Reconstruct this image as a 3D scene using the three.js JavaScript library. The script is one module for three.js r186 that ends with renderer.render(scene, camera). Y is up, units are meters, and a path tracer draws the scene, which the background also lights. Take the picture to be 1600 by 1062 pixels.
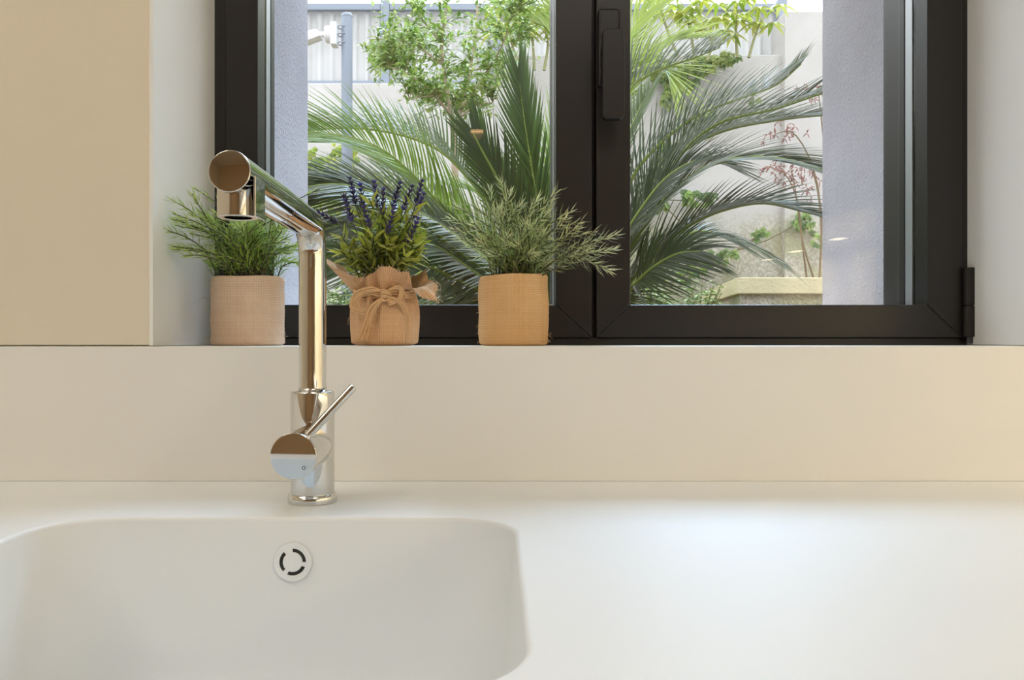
import * as THREE from 'three';
import { mergeGeometries } from 'three/addons/utils/BufferGeometryUtils.js';
import { RoundedBoxGeometry } from 'three/addons/geometries/RoundedBoxGeometry.js';
import { RectAreaLightUniformsLib } from 'three/addons/lights/RectAreaLightUniformsLib.js';

// ---------------------------------------------------------------- camera, sky, sun, exposure
// y up, metres. Floor y = 0, worktop y = 0.90, room side of the window wall z = 0, garden towards -z.
RectAreaLightUniformsLib.init();
const scene = new THREE.Scene();
const camera = new THREE.PerspectiveCamera(44.19, 1600 / 1062, 0.05, 200);
camera.position.set(0, 1.062, 0.96);
camera.lookAt(0, 1.062, -1);
camera.setViewOffset(1600, 1062, 25, 0, 1600, 1062);            // lens shifted a little sideways
scene.add(camera);

const renderer = new THREE.WebGLRenderer({ antialias: true });
renderer.toneMapping = THREE.LinearToneMapping;
renderer.toneMappingExposure = 1.0;
renderer.shadowMap.enabled = true;

{ // overcast sky: a little brighter towards the zenith
  const W = 64, H = 32, a = new Float32Array(W * H * 4);
  for (let j = 0; j < H; j++) for (let i = 0; i < W; i++) {
    const e = Math.max(0, Math.sin(((j + 0.5) / H - 0.5) * Math.PI)), L = 3.1 * (1 + 1.0 * e) / 1.6;
    a.set([L * 0.95, L * 0.975, L * 1.06, 1], (j * W + i) * 4);
  }
  const t = new THREE.DataTexture(a, W, H, THREE.RGBAFormat, THREE.FloatType);
  t.mapping = THREE.EquirectangularReflectionMapping; t.magFilter = THREE.LinearFilter; t.needsUpdate = true;
  scene.background = t;
}
// the sun behind thin cloud: a broad soft source above the garden
const sun = new THREE.DirectionalLight(new THREE.Color().setRGB(0.4, 0.66, 1.0), 3.8);
sun.name = 'sun'; sun.position.set(2.2, 9.4, -8); sun.target.position.set(0, 1, 0);
sun.castShadow = true; sun.shadow.radius = 50; sun.shadow.mapSize.set(2048, 2048);
Object.assign(sun.shadow.camera, { left: -7, right: 7, top: 7, bottom: -7, near: 0.5, far: 30 });
scene.add(sun, sun.target);
const WARM = new THREE.Color().setRGB(1, 0.96, 0.88), AMBER = new THREE.Color().setRGB(1, 0.86, 0.64), PUCK = 0.85, PANEL = 2.65, PENDANT = 0.06;   // lamp colour and strengths

// ---------------------------------------------------------------- helpers
const V = (x, y, z) => new THREE.Vector3(x, y, z);
const v3 = (a) => new THREE.Vector3(a[0], a[1], a[2]);
function rng(s) { return () => { s = (s + 0x6d2b79f5) | 0; let t = Math.imul(s ^ (s >>> 15), 1 | s); t = (t + Math.imul(t ^ (t >>> 7), 61 | t)) ^ t; return ((t ^ (t >>> 14)) >>> 0) / 4294967296; }; }
const lerp = (a, b, t) => a + (b - a) * t, clamp = (x, a, b) => Math.min(b, Math.max(a, x));
const names = {};
function numbered(n) { const k = (names[n] = (names[n] ?? -1) + 1); return k ? n + '_' + String(k).padStart(3, '0') : n; }
function tag(o, label, category, group) { o.userData.label = label; o.userData.category = category; if (group) o.userData.group = group; return o; }
function thing(name, label, category, pos = [0, 0, 0], group) { const o = new THREE.Group(); o.name = numbered(name); o.position.set(...pos); scene.add(o); return tag(o, label, category, group); }
function obj(name, geo, mat, parent = scene) {
  const g = Array.isArray(geo) ? (geo.length > 1 ? mergeGeometries(geo.map((x) => x.index ? x.toNonIndexed() : x)) : geo[0]) : geo;
  const m = new THREE.Mesh(g, mat); m.name = parent === scene ? numbered(name) : name; m.castShadow = m.receiveShadow = true; parent.add(m); return m;
}
function struct(name, geo, mat) { const m = obj(name, geo, mat); m.userData.kind = 'structure'; return m; }
function stuff(m) { m.userData.kind = 'stuff'; return m; }

function uvBox(g) {                                               // uv in metres by the dominant axis of the normal
  g = g.index ? g.toNonIndexed() : g;
  const p = g.attributes.position, n = g.attributes.normal, uv = new Float32Array(p.count * 2);
  for (let i = 0; i < p.count; i++) {
    const ax = Math.abs(n.getX(i)), ay = Math.abs(n.getY(i)), az = Math.abs(n.getZ(i));
    const [u, v] = ax > ay && ax > az ? [p.getZ(i), p.getY(i)] : ay > az ? [p.getX(i), p.getZ(i)] : [p.getX(i), p.getY(i)];
    uv[2 * i] = u; uv[2 * i + 1] = v;
  }
  g.setAttribute('uv', new THREE.BufferAttribute(uv, 2));
  return g;
}
function box(x0, x1, y0, y1, z0, z1, r = 0) {
  const w = x1 - x0, h = y1 - y0, d = z1 - z0;
  const g = r ? new RoundedBoxGeometry(w, h, d, 2, Math.min(r, w / 2.1, h / 2.1, d / 2.1)) : new THREE.BoxGeometry(w, h, d);
  g.translate((x0 + x1) / 2, (y0 + y1) / 2, (z0 + z1) / 2);
  return uvBox(g);
}
function cyl(r0, r1, a, b, seg = 40, open = false) {              // a cylinder from point a (radius r0) to point b (radius r1)
  const A = v3(a), B = v3(b), d = B.clone().sub(A), g = new THREE.CylinderGeometry(r1, r0, d.length(), seg, 1, open);
  g.applyQuaternion(new THREE.Quaternion().setFromUnitVectors(V(0, 1, 0), d.clone().normalize()));
  g.translate((A.x + B.x) / 2, (A.y + B.y) / 2, (A.z + B.z) / 2);
  return g;
}
function lathe(profile, a, b, seg = 64) {                         // profile [[r, t]...] turned round the axis a -> b, t in metres from a
  const g = new THREE.LatheGeometry(profile.map(([r, t]) => new THREE.Vector2(Math.max(r, 0.00001), t)), seg);
  const A = v3(a), d = v3(b).sub(A).normalize();
  g.applyQuaternion(new THREE.Quaternion().setFromUnitVectors(V(0, 1, 0), d)); g.translate(A.x, A.y, A.z);
  return g;
}
class Mesher {                                                    // triangles with vertex colours
  constructor() { this.p = []; this.c = []; this.i = []; this.uv = []; }
  v(p, c = [1, 1, 1], u = 0, w = 0) { this.p.push(p.x, p.y, p.z); this.c.push(c[0], c[1], c[2]); this.uv.push(u, w); return this.p.length / 3 - 1; }
  quad(a, b, c, d) { this.i.push(a, b, c, a, c, d); }
  tri(a, b, c) { this.i.push(a, b, c); }
  geo() {
    const g = new THREE.BufferGeometry();
    g.setAttribute('position', new THREE.Float32BufferAttribute(this.p, 3));
    g.setAttribute('color', new THREE.Float32BufferAttribute(this.c, 3));
    g.setAttribute('uv', new THREE.Float32BufferAttribute(this.uv, 2));
    g.setIndex(this.i); g.computeVertexNormals();
    return g;
  }
  // a leaf: a ribbon from base along dir, width w, bending by `bend` (a vector added with the square of the way), creased by `fold`
  leaf(base, dir, normal, len, w, col, { seg = 3, bend = null, fold = 0.15, shape = 0, stalk = 0.12 } = {}) {
    const d = dir.clone().normalize(), s = d.clone().cross(normal).normalize(), n = s.clone().cross(d).normalize();
    let last = null;
    for (let k = 0; k <= seg; k++) {
      const t = k / seg, p = base.clone().addScaledVector(d, len * t);
      if (bend) p.addScaledVector(bend, len * t * t);
      const wk = shape === 0 ? w * (t < stalk ? 0.5 + 0.5 * t / stalk : Math.pow(1 - (t - stalk) / (1 - stalk), 0.55)) : w * Math.max(0.06, Math.sin(Math.PI * Math.pow(t, 0.8)) );
      const cc = col;
      if (k === seg) { const tip = this.v(p, cc, 0.5, 1); this.tri(last[0], last[1], tip); this.tri(last[1], last[2], tip); break; }
      const l = this.v(p.clone().addScaledVector(s, -wk / 2).addScaledVector(n, fold * wk), cc, 0, t), m = this.v(p, cc, 0.5, t), r = this.v(p.clone().addScaledVector(s, wk / 2).addScaledVector(n, fold * wk), cc, 1, t);
      if (last) { this.quad(last[0], last[1], m, l); this.quad(last[1], last[2], r, m); }
      last = [l, m, r];
    }
  }
  // a round stem through points, radius r0 -> r1
  stem(pts, r0, r1, col, seg = 5) {
    let last = null, u = V(0.31, 0.2, 0.93);
    for (let k = 0; k < pts.length; k++) {
      const t = k / (pts.length - 1), T = pts[Math.min(k + 1, pts.length - 1)].clone().sub(pts[Math.max(k - 1, 0)]).normalize();
      const a = T.clone().cross(u).normalize(), b = T.clone().cross(a).normalize(); u = a.clone().cross(T);
      const r = lerp(r0, r1, t), ring = [];
      for (let j = 0; j < seg; j++) { const w = j / seg * 2 * Math.PI; ring.push(this.v(pts[k].clone().addScaledVector(a, r * Math.cos(w)).addScaledVector(b, r * Math.sin(w)), col)); }
      if (last) for (let j = 0; j < seg; j++) this.quad(last[j], ring[j], ring[(j + 1) % seg], last[(j + 1) % seg]);
      last = ring;
    }
    const e = this.v(pts[pts.length - 1], col); for (let j = 0; j < seg; j++) this.tri(last[j], e, last[(j + 1) % seg]);
  }
}
const curve = (pts, n) => new THREE.CatmullRomCurve3(pts.map((p) => Array.isArray(p) ? v3(p) : p)).getPoints(n);
function sweep(pts, radii, seg = 40) {                            // a round tube with its own radius at each point, closed at both ends
  const P = [], N = [], I = [];
  let u = V(1, 0, 0);
  pts.forEach((p, k) => {
    const T = pts[Math.min(k + 1, pts.length - 1)].clone().sub(pts[Math.max(k - 1, 0)]).normalize();
    const b = T.clone().cross(u).normalize(), a = b.clone().cross(T).normalize(); u = a;
    for (let j = 0; j <= seg; j++) { const w = j / seg * 2 * Math.PI, n = a.clone().multiplyScalar(Math.cos(w)).addScaledVector(b, Math.sin(w)); P.push(p.x + n.x * radii[k], p.y + n.y * radii[k], p.z + n.z * radii[k]); N.push(n.x, n.y, n.z); }
    if (k) for (let j = 0; j < seg; j++) { const o = (k - 1) * (seg + 1) + j, q = o + seg + 1; I.push(o, o + 1, q, o + 1, q + 1, q); }
  });
  const g = new THREE.BufferGeometry();
  g.setAttribute('position', new THREE.Float32BufferAttribute(P, 3)); g.setAttribute('normal', new THREE.Float32BufferAttribute(N, 3));
  g.setAttribute('uv', new THREE.Float32BufferAttribute(new Float32Array(P.length / 3 * 2), 2)); g.setIndex(I);
  return g;
}

// ---------------------------------------------------------------- textures and materials
function hash(x, y, s) { let h = Math.imul(x, 374761393) + Math.imul(y, 668265263) + Math.imul(s, 1442695041); h = Math.imul(h ^ (h >>> 13), 1274126177); return ((h ^ (h >>> 16)) >>> 0) / 4294967296; }
function vnoise(u, v, f, s) {                                     // value noise that repeats over the unit square
  const x = u * f, y = v * f, i = Math.floor(x), j = Math.floor(y), a = x - i, b = y - j, sa = a * a * (3 - 2 * a), sb = b * b * (3 - 2 * b), w = (k) => ((k % f) + f) % f;
  return lerp(lerp(hash(w(i), w(j), s), hash(w(i + 1), w(j), s), sa), lerp(hash(w(i), w(j + 1), s), hash(w(i + 1), w(j + 1), s), sa), sb);
}
function fbm(u, v, f, o, s) { let r = 0, a = 0.5, t = 0; for (let k = 0; k < o; k++) { r += a * vnoise(u, v, f << k, s + k); t += a; a *= 0.5; } return r / t; }
function tex(n, fn, size, srgb) {                                 // size = metres that one repeat covers
  const d = new Uint8Array(n * n * 4);
  for (let j = 0; j < n; j++) for (let i = 0; i < n; i++) {
    const c = fn(i / n, j / n), o = (j * n + i) * 4, cc = Array.isArray(c) ? c : [c, c, c];
    for (let k = 0; k < 3; k++) d[o + k] = clamp(Math.round(cc[k] * 255), 0, 255);
    d[o + 3] = 255;
  }
  const t = new THREE.DataTexture(d, n, n); t.wrapS = t.wrapT = THREE.RepeatWrapping; t.magFilter = THREE.LinearFilter; t.minFilter = THREE.LinearMipmapLinearFilter; t.generateMipmaps = true;
  if (srgb) t.colorSpace = THREE.SRGBColorSpace;
  const r = Array.isArray(size) ? size : [size, size]; t.repeat.set(1 / r[0], 1 / r[1]); t.needsUpdate = true;
  return t;
}
const mixc = (a, b, t) => a.map((x, k) => lerp(x, b[k], t));
const rgb = (h) => [(h >> 16 & 255) / 255, (h >> 8 & 255) / 255, (h & 255) / 255];
const lin = (h) => { const c = new THREE.Color(h); return [c.r, c.g, c.b]; };
const std = (o) => new THREE.MeshStandardMaterial(o), phy = (o) => new THREE.MeshPhysicalMaterial(o);
const vary = (c, r, k) => { const b = 1 + (r() - 0.5) * k; return [c[0] * b * (1 + (r() - 0.5) * k * 0.4), c[1] * b, c[2] * b * (1 + (r() - 0.5) * k * 0.5)]; };

const burlapColor = (a, b, s) => tex(512, (u, v) => {
  const N = 46, x = u * N, y = v * N, i = Math.floor(x), j = Math.floor(y), over = (i + j) % 2, fx = Math.abs(x - i - 0.5), fy = Math.abs(y - j - 0.5);
  const gap = Math.max(fx, fy) > 0.43 && Math.min(fx, fy) > 0.3 ? 1 : 0, th = over ? hash(i, 3, s) : hash(7, j, s), fine = vnoise(u, v, 256, s);
  return mixc(mixc(rgb(a), rgb(b), clamp(th * 0.22 + fine * 0.5 + 0.1 + 0.3 * (fbm(u, v, 4, 3, s) - 0.5), 0, 1)), [0.3, 0.2, 0.13], gap * 0.5);
}, [0.1, 0.1], true);
const burlapBump = tex(512, (u, v) => {
  const N = 46, x = u * N, y = v * N, i = Math.floor(x), j = Math.floor(y), over = (i + j) % 2, fx = x - i - 0.5, fy = y - j - 0.5;
  const h = over ? Math.cos(fx * 2.6) * (0.75 + 0.25 * Math.cos(fy * 3)) : Math.cos(fy * 2.6) * (0.75 + 0.25 * Math.cos(fx * 3));
  return clamp(0.15 + 0.7 * h + 0.15 * vnoise(u, v, 256, 9), 0, 1);
}, [0.1, 0.1]);
const stuccoBump = tex(1024, (u, v) => clamp(0.6 * fbm(u, v, 96, 3, 1) + 0.18 * Math.pow(fbm(u, v, 10, 4, 5), 1.3) + 0.4 * Math.pow(vnoise(u, v, 192, 8), 3), 0, 1), 0.4);
const stuccoMap = tex(512, (u, v) => mixc(rgb(0xafadb3), rgb(0xbebcc2), clamp(fbm(u, v, 5, 5, 3) * 1.6 - 0.3, 0, 1)), 0.7, true);
const wallMap = tex(1024, (u, v) => { const n = fbm(u, v, 4, 6, 21), s = fbm(u, v * 0.25, 16, 3, 31); return mixc(rgb(0xc8c5c0), rgb(0xe2dfdc), clamp(n * 1.5 - 0.35 + (s - 0.5) * 0.5, 0, 1)); }, 3.0, true);
const pebbleMap = tex(1024, (u, v) => {
  const g = vnoise(u, v, 128, 41), f = vnoise(u, v, 256, 43), m = fbm(u, v, 6, 5, 47);
  return mixc(mixc(rgb(0xa09b88), rgb(0xdcd8c8), clamp(0.65 * g + 0.5 * f - 0.1, 0, 1)), rgb(0x8a8f62), clamp((m - 0.5) * 2.4, 0, 0.45));
}, 1.2, true);
const pebbleBump = tex(1024, (u, v) => clamp(0.6 * vnoise(u, v, 128, 41) + 0.4 * vnoise(u, v, 256, 43), 0, 1), 1.2);
const oldWallMap = tex(1024, (u, v) => {                          // plaster that has weathered to bare, mossy roughcast towards the ground; 4 m a side
  const y = v * 4, n = fbm(u, v, 7, 5, 21), t = clamp((2.12 + (fbm(u, v, 9, 5, 57) - 0.5) * 0.9 - y) / 0.5, 0, 1);
  const g = vnoise(u, v, 300, 41), m = fbm(u, v, 18, 5, 47);
  const rough = mixc(mixc(rgb(0x9a9582), rgb(0xd8d4c4), clamp(0.8 * g + 0.3 * n - 0.05, 0, 1)), rgb(0x8d9268), clamp((m - 0.48) * 2.4, 0, 0.45));
  return mixc(mixc(rgb(0xb8b5b0), rgb(0xd2cfcc), clamp(n * 1.5 - 0.3, 0, 1)), rough, t * t * (3 - 2 * t));
}, 4, true);
const soilMap = tex(512, (u, v) => mixc(rgb(0x4b3d2c), rgb(0x8a795c), clamp(fbm(u, v, 16, 5, 61) * 1.5 - 0.25, 0, 1)), 0.8, true);
const soilBump = tex(512, (u, v) => fbm(u, v, 24, 5, 62), 0.8);
const paintBump = tex(512, (u, v) => fbm(u, v, 48, 3, 71), 0.25);
const woodMap = tex(512, (u, v) => { const r = fbm(u, v * 0.12, 24, 4, 81), q = 0.5 + 0.5 * Math.sin(40 * (u + 0.12 * fbm(u, v, 4, 3, 83))); return mixc(rgb(0x9a7350), rgb(0xc49a6c), clamp(0.6 * r + 0.4 * q, 0, 1)); }, [0.6, 1.6], true);
const coatMap = tex(512, (u, v) => { const n = fbm(u, v, 32, 4, 91); return 0.42 + 0.12 * (n - 0.5); }, 0.2);
const sheetMap = tex(512, (u, v) => mixc(rgb(0xbabab8), rgb(0xcfcfcc), clamp(fbm(u, v, 6, 4, 101) * 1.4 - 0.2, 0, 1)), 1.4, true);

const M = {
  solid: phy({ color: 0xf3f4f3, roughness: 0.42, specularIntensity: 0.6 }),          // white solid-surface worktop and sink
  splash: phy({ color: 0xf3f1ec, roughness: 0.5, specularIntensity: 0.5 }),
  wall: phy({ color: 0xe9e0cc, roughness: 0.45, bumpMap: paintBump, bumpScale: 0.00015 }),
  ceiling: std({ color: 0xe9e5dc, roughness: 0.9 }),
  wood: phy({ color: 0xd9bd97, roughness: 0.6, bumpMap: paintBump, bumpScale: 0.0002 }),
  floorWood: phy({ map: woodMap, color: 0xffffff, roughness: 0.4 }),
  frame: phy({ color: 0x2b2826, roughness: 0.8, roughnessMap: coatMap, specularIntensity: 0.8 }),
  bead: phy({ color: 0x171717, roughness: 0.12 }),
  gasket: std({ color: 0x0d0d0e, roughness: 0.7 }),
  handle: phy({ color: 0x1a1716, roughness: 0.38 }),
  spacer: std({ color: 0xb9bcbd, metalness: 0.8, roughness: 0.4 }),
  glass: phy({ color: 0xfdfefd, roughness: 0, transmission: 1, thickness: 0, ior: 1.5 }),
  chrome: std({ color: 0xdcdcda, metalness: 1, roughness: 0.035 }),
  chromeDark: std({ color: 0x55575a, metalness: 0.9, roughness: 0.3 }),
  dark: std({ color: 0x35342f, roughness: 0.8 }),
  reveal: phy({ color: 0xf6f6f3, roughness: 0.4, bumpMap: paintBump, bumpScale: 0.00012 }),
  white: phy({ color: 0xececea, roughness: 0.35 }),
  stucco: std({ map: stuccoMap, roughness: 0.95, bumpMap: stuccoBump, bumpScale: 0.0026 }),
  stone: std({ color: 0xd9d9d6, roughness: 0.8, bumpMap: paintBump, bumpScale: 0.0005 }),
  garden: std({ map: wallMap, roughness: 0.95, bumpMap: stuccoBump, bumpScale: 0.003 }),
  oldWall: std({ map: oldWallMap, roughness: 0.97, bumpMap: stuccoBump, bumpScale: 0.004 }),
  pebble: std({ map: pebbleMap, roughness: 1, bumpMap: pebbleBump, bumpScale: 0.008 }),
  coping: std({ color: 0xd3caa4, roughness: 0.9, bumpMap: pebbleBump, bumpScale: 0.002 }),
  soil: std({ map: soilMap, roughness: 1, bumpMap: soilBump, bumpScale: 0.02 }),
  sheet: std({ map: sheetMap, roughness: 0.6 }),
  galv: std({ color: 0x8e97a3, roughness: 0.55, metalness: 0.3 }),
  leaf: phy({ vertexColors: true, color: 0xffffff, roughness: 0.9, transmission: 0.4, thickness: 0, clearcoat: 0.55, clearcoatRoughness: 0.3, side: THREE.DoubleSide }),
  frond: phy({ vertexColors: true, color: 0xffffff, roughness: 0.9, transmission: 0.45, thickness: 0, clearcoat: 0.65, clearcoatRoughness: 0.2, side: THREE.DoubleSide }),
  herb: phy({ vertexColors: true, color: 0xffffff, roughness: 0.9, transmission: 0.38, thickness: 0, clearcoat: 0.25, clearcoatRoughness: 0.45, side: THREE.DoubleSide }),
  bark: std({ vertexColors: true, color: 0xffffff, roughness: 0.95 }),
  burlapA: std({ map: burlapColor(0xdcb898, 0xf6e2ca, 11), roughness: 1, bumpMap: burlapBump, bumpScale: 0.0011, side: THREE.DoubleSide }),
  burlapB: std({ map: burlapColor(0xe0a868, 0xfad8aa, 17), roughness: 1, bumpMap: burlapBump, bumpScale: 0.0009, side: THREE.DoubleSide }),
  burlapC: std({ map: burlapColor(0xd4a274, 0xf4d0a6, 23), roughness: 1, bumpMap: burlapBump, bumpScale: 0.0007, side: THREE.DoubleSide }),
  twine: std({ color: 0xe2b98a, roughness: 1 }),
  twineA: std({ color: 0xdcc0a0, roughness: 1 }),
};

// ---------------------------------------------------------------- the room shell
const ROOM = { x0: -2.3, x1: 1.46, z1: 5.4, top: 2.6 };
const SILL = 1.0547, OPEN = { x0: -0.3985, x1: 0.6652, top: 1.97 }, FACE = -0.211;
struct('floor', box(ROOM.x0 - 0.2, ROOM.x1 + 0.2, -0.15, 0, -0.35, ROOM.z1 + 0.2), M.floorWood);
struct('ceiling', box(ROOM.x0 - 0.2, ROOM.x1 + 0.2, ROOM.top, ROOM.top + 0.15, -0.35, ROOM.z1 + 0.2), M.ceiling);
struct('wall_left', box(ROOM.x0 - 0.2, ROOM.x0, 0, ROOM.top, -0.35, ROOM.z1 + 0.2), M.wall);
struct('wall_right', box(ROOM.x1, ROOM.x1 + 0.2, 0, ROOM.top, -0.35, ROOM.z1 + 0.2), M.wall);
struct('wall_back', box(ROOM.x0, ROOM.x1, 0, ROOM.top, ROOM.z1, ROOM.z1 + 0.2), M.wood);
struct('wall_front', [                                            // the window wall and its reveals
  box(ROOM.x0, OPEN.x0, SILL + 0.0012, ROOM.top, -0.35, -0.003, 0.0015), box(OPEN.x1, ROOM.x1, SILL + 0.0012, ROOM.top, -0.35, -0.003, 0.0015), box(ROOM.x0, OPEN.x0, SILL - 0.03, SILL + 0.002, -0.35, -0.0205), box(OPEN.x1, ROOM.x1, SILL - 0.03, SILL + 0.002, -0.35, -0.0205),
  box(OPEN.x0 - 0.01, OPEN.x1 + 0.01, OPEN.top, ROOM.top, -0.35, -0.003), box(ROOM.x0, ROOM.x1, 0, SILL - 0.0205, -0.35, -0.0205),
], M.wall);
struct('trim_2', [box(OPEN.x0 - 0.0004, OPEN.x0 + 0.0036, SILL + 0.0008, OPEN.top, FACE - 0.004, -0.0034), box(OPEN.x1 - 0.0036, OPEN.x1 + 0.0004, SILL + 0.0008, OPEN.top, FACE - 0.004, -0.0034), box(OPEN.x0, OPEN.x1, OPEN.top - 0.004, OPEN.top + 0.0004, FACE - 0.004, -0.0034)], M.reveal);   // lining of the window recess
{ // outside skin of the house with the outer reveal
  const x0 = -0.3516, x1 = 0.61, zi = -0.35, zo = -0.604;
  struct('wall_outside', [box(-4, x0, -0.3, 3.0, zo, zi), box(x1, 4, -0.3, 3.0, zo, zi), box(x0, x1, 2.0, 3.0, zo, zi), box(x0, x1, -0.3, 1.095, zo, zi)], M.stucco);
  struct('trim_1', box(x0, x1, 1.095, 1.117, -0.63, -0.347, 0.004), M.stone);         // outer sill
}

// ---------------------------------------------------------------- worktop, upstand with sill, sink
const SINK = { x0: -0.4, x1: 0.016, z0: 0.195, z1: 0.577, r: 0.063 };
function roundedRect(x0, x1, z0, z1, r, n = 14) {
  const pts = [];
  for (const [cx, cz, a0] of [[x1 - r, z0 + r, -Math.PI / 2], [x1 - r, z1 - r, 0], [x0 + r, z1 - r, Math.PI / 2], [x0 + r, z0 + r, Math.PI]])
    for (let k = 0; k <= n; k++) { const a = a0 + k / n * Math.PI / 2; pts.push([cx + r * Math.cos(a), cz + r * Math.sin(a)]); }
  return pts;
}
{
  const E = 0.004, s = new THREE.Shape();
  s.moveTo(ROOM.x0, 0); s.lineTo(ROOM.x1, 0); s.lineTo(ROOM.x1, -0.64); s.lineTo(ROOM.x0, -0.64); s.closePath();
  const h = roundedRect(SINK.x0 - E, SINK.x1 + E, SINK.z0 - E, SINK.z1 + E, SINK.r + E).map(([x, z]) => new THREE.Vector2(x, -z));
  s.holes.push(new THREE.Path(h));
  const g = new THREE.ExtrudeGeometry(s, { depth: 0.03, bevelEnabled: false, curveSegments: 8 });
  g.rotateX(-Math.PI / 2); g.translate(0, 0.87, 0);
  tag(obj('countertop', uvBox(g), M.solid), 'white seamless kitchen countertop with a sink set into its left side', 'countertop');
}
{
  const t = thing('backsplash', 'cream upstand behind the countertop whose top forms the window sill', 'backsplash');
  obj('upstand', box(ROOM.x0, ROOM.x1, 0.9, SILL, -0.02, 0, 0.0006), M.splash, t);
  obj('sill', box(OPEN.x0, OPEN.x1, SILL - 0.02, SILL, -0.34, -0.0195, 0), M.splash, t);
}
{
  const t = thing('sink', 'white rounded sink basin moulded into the countertop under the tap', 'sink');
  const E = 0.004, T = 0.9, floor = 0.735, levels = [];
  for (let k = 0; k <= 6; k++) { const a = k / 6 * Math.PI / 2; levels.push([E - E * Math.sin(a), T - E + E * Math.cos(a)]); }  // rolled rim
  for (let k = 1; k <= 8; k++) levels.push([-0.008 * k / 8, lerp(T - E, floor + 0.03, k / 8)]);
  for (let k = 1; k <= 8; k++) { const a = k / 8 * Math.PI / 2; levels.push([-0.008 - 0.03 * (1 - Math.cos(a)), floor + 0.03 - 0.03 * Math.sin(a)]); }
  levels.push([-0.1, floor - 0.003], [-0.17, floor - 0.006]);
  const m = new Mesher(); let last = null;
  for (const [o, y] of levels) {
    const ring = roundedRect(SINK.x0 - o, SINK.x1 + o, SINK.z0 - o, SINK.z1 + o, Math.max(0.012, SINK.r + o * (o < -0.02 ? 0.6 : 1))).map(([x, z]) => m.v(V(x, y, z)));
    if (last) for (let j = 0; j < ring.length; j++) { const q = (j + 1) % ring.length; m.quad(last[j], ring[j], ring[q], last[q]); }
    last = ring;
  }
  const c = m.v(V((SINK.x0 + SINK.x1) / 2, floor - 0.006, (SINK.z0 + SINK.z1) / 2));
  for (let j = 0; j < last.length; j++) m.tri(last[j], c, last[(j + 1) % last.length]);
  obj('basin', m.geo(), M.solid, t);
  // overflow: a round white cover with three curved slots on the back wall
  const oc = [-0.1847, 0.8603, 0.1985];
  const s = new THREE.Shape(); s.absarc(0, 0, 0.0168, 0, Math.PI * 2);
  for (const a0 of [129, 244, 357].map((d) => d * Math.PI / 180)) {
    const a1 = a0 + 97 * Math.PI / 180, h = new THREE.Path();
    h.absarc(0, 0, 0.0126, a0, a1, false); h.absarc(0, 0, 0.0084, a1, a0, true); h.closePath();
    s.holes.push(h);
  }
  const g = new THREE.ExtrudeGeometry(s, { depth: 0.0016, bevelEnabled: true, bevelSize: 0.0005, bevelThickness: 0.0005, bevelSegments: 2, curveSegments: 48 });
  const ov = obj('overflow_cover', g, M.solid, t); ov.position.set(...oc); ov.position.z -= 0.0002; ov.rotation.x = -0.05;
  const hole = obj('overflow_hole', new THREE.CylinderGeometry(0.0145, 0.0145, 0.0012, 48).rotateX(Math.PI / 2), M.dark, ov); hole.position.z = 0.0001; hole.userData.label = 'dark opening behind the slots';
  const dr = obj('drain', lathe([[0, 0.004], [0.02, 0.004], [0.021, 0.001], [0.038, 0.0015], [0.042, 0.003], [0.044, 0]], [-0.19, floor - 0.006, 0.386], [-0.19, 1, 0.386]), M.chrome, t); dr.userData.label = 'round chrome drain';
}

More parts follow.
